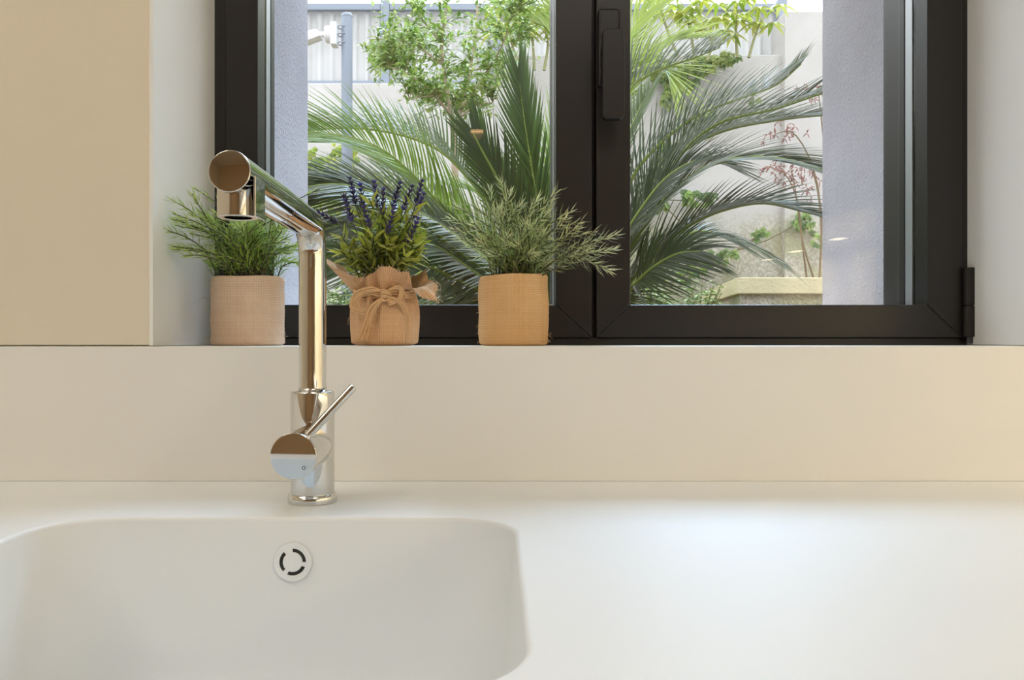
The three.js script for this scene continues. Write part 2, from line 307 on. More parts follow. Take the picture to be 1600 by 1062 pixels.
// ---------------------------------------------------------------- the window
{
  const w = new THREE.Group(); w.name = 'window_1'; w.userData.kind = 'structure'; scene.add(w);
  const zb = -0.345, TOP = OPEN.top;
  const ring = (x0, x1, y0, y1, wl, wr, wb, wt, z0, z1, r = 0.0012) => {                // four mitred bars with a hairline between them
    const out = [], e = 0.00025;
    const bar = (a, b, c, d) => {
      const s = new THREE.Shape([a, b, c, d].map(([x, y]) => new THREE.Vector2(x, y)));
      const g = new THREE.ExtrudeGeometry(s, { depth: z1 - z0 - 2 * r, bevelEnabled: true, bevelSize: r, bevelThickness: r, bevelOffset: -r, bevelSegments: 2 }); g.translate(0, 0, z0 + r); return uvBox(g);
    };
    out.push(bar([x0, y0 + e], [x0 + wl, y0 + wb + e], [x0 + wl, y1 - wt - e], [x0, y1 - e]), bar([x1, y0 + e], [x1, y1 - e], [x1 - wr, y1 - wt - e], [x1 - wr, y0 + wb + e]));
    out.push(bar([x0 + e, y0], [x1 - e, y0], [x1 - wr - e, y0 + wb], [x0 + wl + e, y0 + wb]), bar([x0 + e, y1], [x0 + wl + e, y1 - wt], [x1 - wr - e, y1 - wt], [x1 - e, y1]));
    return out;
  };
  obj('window_frame', ring(OPEN.x0, OPEN.x1, SILL, TOP, 0.0195, 0.0125, 0.0105, 0.02, zb, FACE - 0.004), M.frame, w);
  obj('mullion_bar', box(0.118, 0.157, SILL + 0.01, TOP - 0.02, -0.335, -0.236), M.frame, w);
  const sash = (x0, x1, wl, wr, outL, outR) => {
    const y0 = 1.0656, y1 = TOP - 0.021, rail = 0.0456, gx0 = x0 + wl, gx1 = x1 - wr, gy0 = y0 + rail, gy1 = y1 - rail;
    const s = obj('sash', ring(x0, x1, y0, y1, wl, wr, rail, rail, -0.246, FACE), M.frame, w);
    const b = 0.003;
    obj('glazing_bead', ring(gx0 - b - 0.006, gx1 + b + 0.006, gy0 - b - 0.006, gy1 + b + 0.006, b + 0.0055, b + 0.0055, b + 0.0055, b + 0.0055, -0.2505, FACE - 0.004, 0.0006), M.bead, s);
    obj('outer_frame', ring(x0, x1, y0, y1, wl + outL, wr + outR, rail, rail, zb, -0.2775), M.frame, s);
    obj('spacer_bar', ring(gx0 - 0.004, gx1 + 0.004, gy0 - 0.008, gy1 + 0.008, 0.0045, 0.0045, 0.0075, 0.0075, -0.2735, -0.2535, 0.0005), M.spacer, s);
    obj('gasket', ring(gx0 - 0.004, gx1 + 0.004, gy0 - 0.004, gy1 + 0.004, 0.005, 0.005, 0.005, 0.005, -0.2775, -0.2755, 0.0003), M.gasket, s);
    for (const z of [-0.252, -0.275]) { const p = obj('pane', new THREE.PlaneGeometry(gx1 - gx0 + 0.008, gy1 - gy0 + 0.008), M.glass, s); p.position.set((gx0 + gx1) / 2, (gy0 + gy1) / 2, z); p.userData.label = 'clear glass pane'; p.castShadow = false; }
    return s;
  };
  sash(-0.378, 0.1343, 0.045, 0.0508, -0.012, 0);
  const R = sash(0.1406, 0.6518, 0.0475, 0.0484, 0, 0);
  // lever handle on the middle stile
  const hd = obj('handle', box(0.1415, 0.1725, 1.413, 1.522, FACE, FACE + 0.011, 0.004), M.handle, R); hd.userData.label = 'black lever handle pointing down';
  obj('handle_neck', cyl(0.0095, 0.0095, [0.157, 1.463, FACE + 0.008], [0.157, 1.463, FACE + 0.042], 28), M.handle, hd);
  {
    const s = new THREE.Shape(), x0 = 0.1445, x1 = 0.1705, y0 = 1.36, y1 = 1.478, r = 0.006;
    s.moveTo(x0 + r, y0); s.lineTo(x1 - r, y0); s.quadraticCurveTo(x1, y0, x1, y0 + r); s.quadraticCurveTo(x1 + 0.002, (y0 + y1) / 2, x1 - 0.001, y1 - r); s.quadraticCurveTo(x1 - 0.001, y1, x1 - r, y1);
    s.lineTo(x0 + r, y1); s.quadraticCurveTo(x0, y1, x0, y1 - r); s.lineTo(x0, y0 + r); s.quadraticCurveTo(x0, y0, x0 + r, y0);
    const g = new THREE.ExtrudeGeometry(s, { depth: 0.012, bevelEnabled: true, bevelSize: 0.0016, bevelThickness: 0.0016, bevelSegments: 3, curveSegments: 10 }); g.translate(0, 0, FACE + 0.036);
    obj('handle_grip', g, M.handle, hd);
  }
  const hx = 0.6585, hz = FACE + 0.006;
  const hi = obj('hinge', [lathe([[0, 0], [0.008, 0], [0.0088, 0.0008], [0.0088, 0.042], [0.008, 0.0428], [0, 0.0428]], [hx, 1.0665, hz], [hx, 2, hz], 32), lathe([[0, 0], [0.008, 0], [0.0088, 0.0008], [0.0088, 0.051], [0.008, 0.052], [0, 0.052]], [hx, 1.1105, hz], [hx, 2, hz], 32)], M.handle, w);
  obj('hinge_pin', cyl(0.005, 0.005, [hx, 1.0575, hz], [hx, 1.113, hz], 20), M.chromeDark, hi);
}

// ---------------------------------------------------------------- the tap
{
  const X = -0.184, Z = 0.12, T = 0.9, t = thing('kitchen_tap', 'tall polished chrome kitchen tap with pull-out spray head behind the sink', 'tap', [X, T, Z]);
  const AY = 0.2765, c = M.chrome;
  obj('base_ring', lathe([[0.015, 0], [0.0243, 0], [0.0246, 0.0012], [0.0246, 0.0045], [0.0242, 0.0068], [0.0232, 0.0085], [0.0222, 0.0092], [0.015, 0.0092]], [0, 0, 0], [0, 1, 0]), c, t);
  obj('body', lathe([[0.012, 0.008], [0.0217, 0.008], [0.0218, 0.109], [0.0214, 0.1104], [0.0206, 0.111], [0.0139, 0.1112], [0.0139, 0.115]], [0, 0, 0], [0, 1, 0], 80), c, t);
  { // upright and elbow in one pipe, then the arm towards the room
    const p = [], r = [], R = 0.03;
    for (const y of [0.108, 0.15, 0.2, AY - R - 0.003]) { p.push(V(0, y, 0)); r.push(0.0136); }
    for (let k = 0; k <= 14; k++) { const a = k / 14 * Math.PI / 2 * 0.985; p.push(V(0, AY - R + R * Math.sin(a), R - R * Math.cos(a))); r.push(0.0136 + 0.0009 * k / 14); }
    p.push(V(-0.001, AY + 0.001, 0.07), V(-0.002, AY + 0.0022, 0.1185)); r.push(0.0146, 0.0147);
    obj('spout_pipe', sweep(p, r, 64), c, t);
  }
  const a = [-0.002, AY + 0.0022, 0.1185], b = [-0.0055, AY + 0.0055, 0.2455];
  const L = v3(b).sub(v3(a)).length();
  obj('spray_head', lathe([[0.0100, -0.001], [0.0146, -0.0004], [0.0150, 0.0008], [0.0152, 0.004], [0.0153, L - 0.0012], [0.0149, L - 0.0003], [0.0144, L], [0, L]], a, b, 72), c, t);
  const nz = 0.2265, ny = AY + 0.005;
  const noz = obj('nozzle', lathe([[0.0100, 0.0005], [0.0125, 0.0005], [0.0130, 0], [0.0141, 0.0002], [0.0147, 0.001], [0.0147, 0.0275], [0.0140, 0.0305], [0.010, 0.031]], [-0.005, ny - 0.0305, nz], [-0.005, 2, nz], 64), c, t);
  obj('aerator', lathe([[0, 0.0022], [0.0105, 0.0022], [0.0118, 0.0015]], [-0.005, ny - 0.0305, nz], [-0.005, 2, nz], 48), M.chromeDark, noz);
  const fl = obj('button_plate', box(0.0106, 0.0122, ny - 0.031, ny - 0.002, nz - 0.010, nz + 0.0152, 0.0006), c, noz); fl.position.x = 0;
  // mixer: a cylinder towards the room with a thin lever
  const my = 0.0565, h = obj('mixer_housing', lathe([[0.016, 0], [0.0212, 0.010], [0.0212, 0.0532], [0.0208, 0.0537], [0.0202, 0.0537], [0.0202, 0.0545], [0.016, 0.0545]], [0, my, 0], [-0.0025, my, 1], 72), c, t);
  const k = obj('lever_cap', lathe([[0.016, 0.0545], [0.0208, 0.0545], [0.0213, 0.055], [0.0214, 0.0785], [0.0211, 0.0795], [0.0204, 0.08], [0, 0.08]], [0, my, 0], [-0.0025, my, 1], 72), c, t);
  obj('lever', lathe([[0, 0], [0.0038, 0], [0.0040, 0.0005], [0.0040, 0.0672], [0.0035, 0.068], [0, 0.068]], [0.0055, my + 0.012, 0.0665], [0.0525, my + 0.0645, 0.0515], 28), c, k);
  const dot = obj('hot_cold_mark', new THREE.TorusGeometry(0.0014, 0.00035, 8, 24), M.chromeDark, k); dot.position.set(0.0095, my - 0.0105, 0.0801);
}

// ---------------------------------------------------------------- three potted herbs on the sill
function sprigNeedles(pts, r, { n = 60, len = 0.017, w = 0.0016, col, stemCol = lin(0x5d5a33), ang = 0.9, r0 = 0.0011, tipCol = null, from = 0.12 }) {
  const c = new THREE.CatmullRomCurve3(pts), m = new Mesher();
  m.stem(c.getPoints(10), r0, r0 * 0.5, stemCol, 5);
  for (let k = 0; k < n; k++) {
    const t = from + (1 - from) * (k + r() * 0.6) / n, p = c.getPoint(t), T = c.getTangent(t), g = k * 2.39996 + r() * 0.7;
    const u = Math.abs(T.y) > 0.9 ? V(1, 0, 0) : V(0, 1, 0), a = T.clone().cross(u).normalize(), b = T.clone().cross(a).normalize();
    const out = a.multiplyScalar(Math.cos(g)).addScaledVector(b, Math.sin(g)), an = ang * (1.3 - 0.65 * t * t) * (0.8 + 0.4 * r());
    const d = T.clone().multiplyScalar(Math.cos(an)).addScaledVector(out, Math.sin(an)), cc = vary(tipCol ? mixc(col, tipCol, t * t) : col, r, 0.45);
    m.leaf(p, d, out, len * (0.7 + 0.5 * r()) * (t > 0.9 ? 0.75 : 1), w, cc, { seg: 2, bend: T.clone().multiplyScalar(0.3).add(V(0, 0.1, 0)), fold: 0.1, stalk: 0.25 });
  }
  return m.geo();
}
function arch(b, e, lift, r) {                                    // base, tip and a bow upward
  const m = V(lerp(b.x, e.x, 0.34) + (r() - 0.5) * 0.014, lerp(b.y, e.y, 0.56) + lift, lerp(b.z, e.z, 0.34) + (r() - 0.5) * 0.014);
  return [b, b.clone().lerp(m, 0.5).add(V(0, lift * 0.35, 0)), m, m.clone().lerp(e, 0.55).add(V((r() - 0.5) * 0.008, lift * 0.4, 0)), e];
}
function burlapPot(t, R, H, mat, seed, flare, twineMat) {         // a cloth-wrapped pot: a soft lathe with a folded rim
  const N = 96, prof = [[0.0, 0.001], [R * 0.9, 0.0005], [R * 0.98, 0.003], [R * 1.0, 0.012], [R * 1.0, H * 0.45], [R * 1.01, H * 0.7], [R * 1.0, H * 0.9], [R * 0.985, H * 0.97], [R * 0.95, H * 0.995], [R * 0.89, H * 1.0], [R * 0.85, H * 0.985], [R * 0.84, H * 0.9]];
  const m = new Mesher(), P = new THREE.CatmullRomCurve3(prof.map(([x, y]) => V(x, y, 0))).getPoints(44); let last = null;
  P.forEach((q, k) => {
    const ring = [];
    for (let j = 0; j <= N; j++) {
      const w = j / N * 2 * Math.PI, y = q.y / H, nz = fbm(j % N / N, clamp(y, 0, 0.99), 5, 3, seed) - 0.5, sag = 1 + nz * 0.09 * Math.min(1, q.x / R * 2) + 0.012 * Math.sin(3 * w + seed) * y + flare * Math.max(0, 0.25 - y) * 0.3 * (0.5 + 0.5 * Math.sin(2 * w + seed));
      ring.push(m.v(V(Math.sin(w) * q.x * sag, q.y + (y > 0.6 ? (fbm(j % N / N, 0.3, 4, 2, seed + 5) - 0.5) * 0.007 * (y - 0.6) / 0.4 : 0), Math.cos(w) * q.x * sag), [1, 1, 1], j / N * 2 * Math.PI * R, q.y + (q.x < R * 0.87 && k > 20 ? H - q.y : 0)));
    }
    if (last) for (let j = 0; j < N; j++) m.quad(last[j], last[j + 1], ring[j + 1], ring[j]);
    last = ring;
  });
  const b = obj('burlap_cover', m.geo(), mat, t);
  obj('soil', lathe([[R * 0.86, H * 0.9], [R * 0.6, H * 0.93], [0.0001, H * 0.94]], [0, 0, 0], [0, 1, 0], 40), M.soil, t);
  const f = new Mesher(), r = rng(seed * 7 + 3);                  // loose threads
  for (let k = 0; k < 46; k++) {
    const w = r() * 6.283, y = (k % 3 === 0 ? 0.004 + r() * 0.012 : r() * H * 0.97), q = V(Math.sin(w) * R * 0.985, y, Math.cos(w) * R * 0.985), o = V(Math.sin(w), 0, Math.cos(w)), l = 0.003 + 0.007 * r();
    f.stem([q, q.clone().addScaledVector(o, l * 0.6).add(V((r() - 0.5) * l, Math.max(-y * 0.8, (r() - 0.5) * l), 0)), q.clone().addScaledVector(o, l * (0.4 + 0.6 * r())).add(V((r() - 0.5) * l * 2, Math.max(-y * 0.8, (r() - 0.6) * l * 2), 0))], 0.0003, 0.0002, [1, 1, 1], 4);
  }
  stuff(obj('loose_threads', f.geo(), twineMat, b));
}
const UPS = V(0, 1, 0);
{
  const t = thing('potted_rosemary', 'bushy fresh green potted herb in pale burlap, leftmost on the sill, partly behind the tap', 'potted plant', [-0.319, SILL, -0.115]);
  burlapPot(t, 0.0455, 0.0885, M.burlapA, 3, 0.25, M.twineA);
  const r = rng(101), G = [lin(0x93b03c), lin(0x769832), lin(0xaac656)];
  for (let k = 0; k < 66; k++) {
    const a = r() * 6.283, q = Math.sqrt(r()) * 0.037, b = V(Math.cos(a) * q, 0.08, Math.sin(a) * q), side = k / 66;
    let e = V((r() - 0.5) * 0.13, 0.118 + 0.068 * Math.pow(r(), 0.8), (r() - 0.42) * 0.08);
    e.y -= Math.abs(e.x) * 0.28;
    if (k < 17) e = V(-0.045 - 0.03 * r(), 0.105 + 0.09 * r(), 0.02 + 0.06 * r());     // sprigs that lean out past the jamb
    if (k >= 17 && k < 23) e = V(0.05 + 0.03 * r(), 0.105 + 0.03 * r(), 0.0 + 0.03 * r());
    if (k === 23) e = V(0.095, 0.200, 0.01);
    if (e.x < -0.066 && e.z < 0.04) e.x = -0.066;
    obj('sprig', sprigNeedles(arch(b, e, 0.008, r), r, { n: k === 23 ? 30 : 54, len: 0.0125, w: 0.002, col: G[k % 3], tipCol: lin(0xd2e488), ang: 1.0 }), M.herb, t);
  }
}
{
  const t = thing('potted_rosemary', 'grey-green spiky potted herb in an orange-tan burlap cover, rightmost on the sill', 'potted plant', [0.0225, SILL, -0.115]);
  burlapPot(t, 0.0445, 0.0895, M.burlapB, 8, 0.35, M.twine);
  const r = rng(202), G = [lin(0xa9b962), lin(0x8da250), lin(0xbdca7a)];
  const ends = [[-0.018, 0.214, 0], [-0.03, 0.2, 0.01], [-0.005, 0.195, 0.02], [0.012, 0.186, -0.01], [0.03, 0.185, 0.02], [0.058, 0.200, 0], [0.05, 0.185, -0.02], [-0.055, 0.18, 0.01], [-0.075, 0.178, 0.015], [-0.085, 0.165, 0], [-0.08, 0.148, 0.02], [-0.07, 0.138, 0.0], [0.075, 0.172, 0.01], [0.092, 0.162, -0.01], [0.085, 0.15, 0.02], [0.105, 0.145, 0.01], [0.1, 0.128, 0.03], [0.095, 0.118, 0.035]];
  for (let k = 0; k < 46; k++) {
    const a = r() * 6.283, q = Math.sqrt(r()) * 0.03, b = V(Math.cos(a) * q, 0.08, Math.sin(a) * q);
    const e = k < ends.length ? v3(ends[k]) : V((r() - 0.5) * 0.14, 0.105 + 0.075 * r(), (r() - 0.4) * 0.075);
    if (k >= ends.length) e.y -= Math.abs(e.x) * 0.2;
    obj('sprig', sprigNeedles(arch(b, e, 0.006, r), r, { n: 46, len: 0.0145, w: 0.0024, col: G[k % 3], tipCol: lin(0xe2e8b6), ang: 1.05 }), M.herb, t);
  }
  for (const [mid, e] of [[[0.05, 0.105, 0.03], [0.126, 0.136, 0.05]], [[0.05, 0.095, 0.035], [0.121, 0.117, 0.055]], [[0.055, 0.108, 0.035], [0.116, 0.091, 0.06]]])   // the branch that sticks out to the right
    obj('sprig', sprigNeedles([V(0.022, 0.083, 0.01), v3(mid), v3(mid).lerp(v3(e), 0.5).add(V(0, 0.006, 0)), v3(e)], r, { n: 56, len: 0.016, w: 0.0021, col: lin(0x9aad70), tipCol: lin(0xdde2b8), ang: 1.0, from: 0.3 }), M.herb, t);
}
{
  const t = thing('potted_lavender', 'potted lavender with purple flower spikes in a burlap wrap tied with a bow', 'potted plant', [-0.1435, SILL, -0.115]);
  const H = 0.066, R = 0.042, r = rng(303);
  // gathered cloth: straight body with folds, pinched under the collar, collar flaring into corners
  const m = new Mesher(), N = 120; let last = null;
  const corner = (w) => { let s = 0; for (const [c, k] of [[-1.25, 1], [1.15, 1.1], [2.7, 0.7], [-2.6, 0.6], [0.3, 0.25]]) { let d = Math.abs(Math.atan2(Math.sin(w - c), Math.cos(w - c))); s = Math.max(s, k * Math.max(0, 1 - d / 0.75)); } return s; };
  for (let k = 0; k <= 30; k++) {
    const ring = [];
    for (let j = 0; j <= N; j++) {
      const w = j / N * 2 * Math.PI, fold = 0.0022 * Math.sin(9 * w + 2 * Math.sin(2 * w)) + 0.0015 * Math.sin(17 * w + 1), c = corner(w);
      let x, y;
      if (k <= 18) { const q = k / 18; y = H * q; x = R * (q < 0.06 ? 0.9 + 0.1 * q / 0.06 : 1 + 0.02 * Math.sin(q * 3)) * (1 - 0.15 * Math.pow(q, 5)) + fold * (0.4 + q); if (k === 0) { x = R * 0.85; y = 0.0005; } }
      else { const q = (k - 18) / 12; x = R * 0.85 + fold * 1.4 + q * (0.007 + 0.032 * c) + 0.003 * q * Math.sin(5 * w); y = H + q * (0.022 + 0.016 * c + 0.006 * Math.sin(4 * w + 1)) - (w > 0.7 && w < 1.7 ? 0.042 * q * q * c : 0); }
      ring.push(m.v(V(Math.sin(w) * x, y, Math.cos(w) * x), [1, 1, 1], w * R, k <= 18 ? y : H + (k - 18) / 12 * 0.04));
    }
    if (last) for (let j = 0; j < N; j++) m.quad(last[j], last[j + 1], ring[j + 1], ring[j]);
    last = ring;
  }
  const wrap = obj('burlap_wrap', m.geo(), M.burlapC, t);
  obj('soil', lathe([[R * 0.84, H * 0.98], [0.0001, H * 1.03]], [0, 0, 0], [0, 1, 0], 40), M.soil, t);
  const f = new Mesher();                                         // frayed edge of the collar and loose threads
  for (let k = 0; k < 150; k++) {
    const j = Math.floor(r() * N), q = V(m.p[3 * last[j]], m.p[3 * last[j] + 1], m.p[3 * last[j] + 2]), o = V(q.x, 0, q.z).normalize(), l = 0.003 + 0.006 * r();
    f.stem([q.clone().addScaledVector(o, -0.001), q.clone().addScaledVector(o, l * 0.5).add(V((r() - 0.5) * l, (r() - 0.4) * l, (r() - 0.5) * l)), q.clone().addScaledVector(o, l * 0.8).add(V((r() - 0.5) * l * 1.6, (r() - 0.5) * l * 1.6, (r() - 0.5) * l))], 0.0003, 0.0002, [1, 1, 1], 4);
  }
  for (let k = 0; k < 30; k++) { const w = r() * 6.283, y = 0.006 + r() * H * 0.8, q = V(Math.sin(w) * R, y, Math.cos(w) * R), l = 0.006 * r() + 0.003; f.stem([q, q.clone().multiplyScalar(1.08).setY(y + (r() - 0.5) * l), q.clone().multiplyScalar(1.1).setY(Math.max(0.002, y - l))], 0.0003, 0.0002, [1, 1, 1], 4); }
  stuff(obj('loose_threads', f.geo(), M.twineA, wrap));
  // tie: a few strands round the neck, loops and tails in front
  const tie = new Mesher();
  for (let s = 0; s < 5; s++) { const p = []; for (let k = 0; k <= 40; k++) { const w = k / 40 * 2 * Math.PI; p.push(V(Math.sin(w) * (R * 0.9 + 0.0012 * Math.sin(3 * w + s)), H - 0.006 + s * 0.0022 + 0.0012 * Math.sin(2 * w + s), Math.cos(w) * (R * 0.9 + 0.0012 * Math.cos(2 * w + s)))); } tie.stem(p, 0.0012, 0.0012, [1, 1, 1], 6); }
  const Z = R * 0.93, y0 = H - 0.002;
  const strand = (pts, w = 0.001) => tie.stem(curve(pts.map(([x, y, z], k) => V(x + (r() - 0.5) * 0.003, y0 + y + (r() - 0.5) * 0.003, Z + z + (r() - 0.5) * 0.002)), 28), w, w * 0.8, [1, 1, 1], 5);
  for (let s = 0; s < 9; s++) {
    const o = s * 0.0011;
    strand([[0.010, 0.002, 0.004], [-0.004 - o, 0.004 + o * 0.4, 0.010], [-0.022 - o, -0.002, 0.007], [-0.027 - o, -0.012 - o * 0.6, 0.006], [-0.018, -0.019 - o * 0.5, 0.008], [-0.004, -0.010 - o, 0.008], [0.006, -0.003, 0.006]]);
    strand([[0.006, 0.001, 0.005], [0.015 + o, 0.006 + o * 0.5, 0.006], [0.024 + o * 0.6, 0.003, 0.001], [0.022, -0.006 - o * 0.4, 0.003], [0.010, -0.004 - o, 0.007]]);
    strand([[0.006, -0.003, 0.007], [-0.002 - o, -0.018, 0.010], [-0.010 - o, -0.036, 0.008], [-0.014 - o * 1.6, -0.057, 0.006]]);
    if (s < 6) strand([[0.008, -0.002, 0.007], [0.022 + o, -0.010, 0.004], [0.029 + o * 1.2, -0.030, -0.006], [0.027 + o * 1.4, -0.058, -0.006]], 0.0008);
  }
  for (let s = 0; s < 7; s++) strand([[0.001, 0.005 - s * 0.0012, 0.003], [0.007, 0.006 - s * 0.0022, 0.011], [0.013, 0.002 - s * 0.0012, 0.004]], 0.0016);
  for (let s = 0; s < 8; s++) strand([[-0.034, 0.006 - s * 0.001, -0.012], [-0.02, -0.001 + s * 0.0008, 0.001], [0.0, 0.002 - s * 0.0006, 0.005], [0.02, 0.001 + s * 0.0008, 0.001], [0.033, 0.004 - s * 0.001, -0.011]], 0.0011);
  obj('twine_bow', tie.geo(), M.twine, wrap);
  // leafy stems
  const G = [lin(0xa8b034), lin(0xc0c650), lin(0x7c8f28), lin(0x627622)];
  const leafy = (pts, n, from = 0.1) => {
    const c = new THREE.CatmullRomCurve3(pts), q = new Mesher(); q.stem(c.getPoints(10), 0.0013, 0.0007, lin(0x55661f), 5);
    for (let k = 0; k < n; k++) {
      const tt = from + (1 - from) * (k + 0.3 * r()) / n, p = c.getPoint(tt), T = c.getTangent(tt), g = (k % 2) * Math.PI + Math.floor(k / 2) * 1.4 + r() * 0.6, a = T.clone().cross(V(0.3, 0.1, 1)).normalize(), b = T.clone().cross(a).normalize();
      const out = a.multiplyScalar(Math.cos(g)).addScaledVector(b, Math.sin(g)), an = 0.4 + 0.6 * r();
      q.leaf(p, T.clone().multiplyScalar(Math.cos(an)).addScaledVector(out, Math.sin(an)), out, 0.014 + 0.007 * r(), 0.0046 + 0.0012 * r(), vary(mixc(G[3], G[k % 2], clamp(0.15 + tt * 0.95, 0, 1)), r, 0.35), { seg: 3, bend: out.clone().multiplyScalar(0.2), fold: 0.2, shape: 1 });
    }
    return q.geo();
  };
  for (let k = 0; k < 54; k++) {
    const a = r() * 6.283, q = Math.sqrt(r()) * 0.026, b = V(Math.cos(a) * q, H - 0.002, Math.sin(a) * q);
    const e = V((r() - 0.5) * 0.104, 0.126 + 0.066 * r(), (r() - 0.45) * 0.085); e.y -= Math.abs(e.x) * (k % 3 ? 0.25 : 0.75);
    obj('leafy_stem', leafy(arch(b, e, 0.005, r), 20, 0.22), M.herb, t);
  }
  // purple flower spikes
  const F = [lin(0x4d4768), lin(0x3d3850), lin(0x5a4c86), lin(0x56469a)];
  for (const [x, y, z, tx, ty] of [[-0.042, 0.207, 0.012, -0.2, 1], [-0.031, 0.201, 0.0, -0.1, 1], [-0.010, 0.201, 0.02, -0.12, 1], [0.02, 0.203, 0.0, 0.3, 1], [0.037, 0.197, 0.012, 0.4, 1], [0.049, 0.206, 0.0, 0.3, 1], [0.053, 0.186, 0.02, 0.45, 1], [-0.046, 0.182, 0.03, -0.3, 1], [-0.086, 0.165, 0.02, -1.1, 0.6], [0.003, 0.190, 0.03, 0.05, 1], [0.047, 0.153, 0.035, 0.4, 0.9], [-0.022, 0.172, 0.04, -0.3, 1], [0.018, 0.165, 0.04, 0.3, 1]]) {
    const e = V(x, y + 0.006, z), d = V(tx, ty, 0.1).normalize(), s0 = e.clone().addScaledVector(d, -0.034), q = new Mesher(), base = V(x * 0.25, H, z * 0.3);
    q.stem(curve([base, base.clone().lerp(s0, 0.5).add(V(-tx * 0.006, 0.008, 0)), s0, e], 14), 0.0011, 0.0006, lin(0x5d6a3a), 5);
    for (let k = 0; k < 6; k++) for (let j = 0; j < 6; j++) {
      const p = s0.clone().addScaledVector(d, 0.033 * k / 5.4), g = j / 6 * 6.283 + k * 0.5, a = d.clone().cross(V(0.2, 0, 1)).normalize(), b = d.clone().cross(a), out = a.multiplyScalar(Math.cos(g)).addScaledVector(b, Math.sin(g));
      q.leaf(p, out.clone().multiplyScalar(0.85).addScaledVector(d, 0.55), d, 0.0084 * (1 - 0.4 * k / 6) * (0.8 + 0.4 * r()), 0.0036, vary(F[Math.floor(r() * 4)], r, 0.4), { seg: 3, bend: d.clone().multiplyScalar(0.5), fold: 0.35, shape: 1 });
    }
    const fl = obj('flower_spike', q.geo(), M.herb, t); fl.userData.label = 'purple lavender flower spike';
  }
}

// ---------------------------------------------------------------- the garden: ground, walls, fence
struct('garden_ground', box(-9, 9, -0.3, 1.0, -14, -0.604), M.soil);
{
  const zA = -5.5;
  // retaining wall: low left run with a curb, higher right run, and an end pier
  struct('garden_wall', [box(-7, -0.02, 0.9, 2.79, zA - 0.5, zA + 0.04), box(-7.0, -0.02, 2.79, 3.045, zA - 0.5, zA, 0.01)], M.garden);
  struct('garden_wall', [box(-0.02, 2.2, 0.9, 3.25, zA - 0.5, zA + 0.04, 0.01), box(2.19, 4.9, 0.9, 3.56, zA - 0.5, zA + 0.1, 0.01)], M.oldWall);
}
{ // corrugated fence on the wall
  const zF = -5.7, t = thing('corrugated_fence', 'pale corrugated metal fence with grey posts on top of the garden wall', 'fence', [0, 0, zF]);
  const sheet = (x0, x1, y0, y1) => {
    const m = new Mesher(), n = Math.max(2, Math.round((x1 - x0) / 0.0118)); let last = null;
    for (let k = 0; k <= n; k++) {
      const x = lerp(x0, x1, k / n), ph = ((x / 0.0945) % 1 + 1) % 1, z = ph < 0.3 ? 0.012 : ph < 0.42 ? lerp(0.012, -0.012, (ph - 0.3) / 0.12) : ph < 0.88 ? -0.012 : lerp(-0.012, 0.012, (ph - 0.88) / 0.12);
      const c = [m.v(V(x, y0, z), [1, 1, 1], x, y0), m.v(V(x, y1, z), [1, 1, 1], x, y1)];
      if (last) m.quad(last[0], c[0], c[1], last[1]);
      last = c;
    }
    obj('sheet', m.geo(), M.sheet, t);
  };
  const posts = [-4.3, -2.55, -0.875, 0.75, 2.26];
  const bays = [[-4.3, -2.55, 3.06], [-2.55, -0.875, 3.06], [-0.875, 0.0, 3.06], [0.0, 0.75, 3.26], [0.75, 2.26, 3.26]];
  for (const [a, b, y0] of bays) {
    sheet(a + 0.02, b - 0.02, y0, 3.72);
    obj('rail', box(a + 0.035, b - 0.035, y0 + 0.01, y0 + 0.05, 0.02, 0.05, 0.003), M.galv, t);
    obj('rail', box(a + 0.035, b - 0.035, 3.665, 3.715, 0.02, 0.06, 0.003), M.galv, t);
  }
  for (const x of [...posts, 0.0]) obj('post', box(x - 0.034, x + 0.034, 3.03, 3.75, 0.0, 0.07, 0.004), M.galv, t);
}
{ // planter on the right with a stone coping that turns back towards the wall
  const path = [[4.2, -3.04], [1.153, -3.04], [1.337, -4.34]], W = 0.16;
  const t = thing('planter', 'low roughcast planter with a cream stone coping at the right of the garden', 'planter');
  const poly = (out, inn) => new THREE.Shape([[4.2, -3.04 + out], [1.153 - out * 0.9, -3.04 + out], [1.337 - out, -4.6], [1.337 + inn, -4.6], [1.153 + inn * 1.1, -3.04 - inn], [4.2, -3.04 - inn]].map(([x, z]) => new THREE.Vector2(x, -z)));
  const ex = (s, d, y, b) => { const g = new THREE.ExtrudeGeometry(s, { depth: d, bevelEnabled: !!b, bevelSize: b, bevelThickness: b, bevelOffset: -b, bevelSegments: 2 }); g.rotateX(-Math.PI / 2); g.translate(0, y, 0); return uvBox(g); };
  obj('planter_wall', ex(poly(-0.03, W - 0.02), 0.4, 0.92, 0), M.pebble, t);
  obj('coping', ex(poly(0.0, W), 0.07, 1.287, 0.004), M.coping, t);
  obj('soil', box(1.5, 4.2, 0.95, 1.31, -5.4, -3.25), M.soil, t);
}
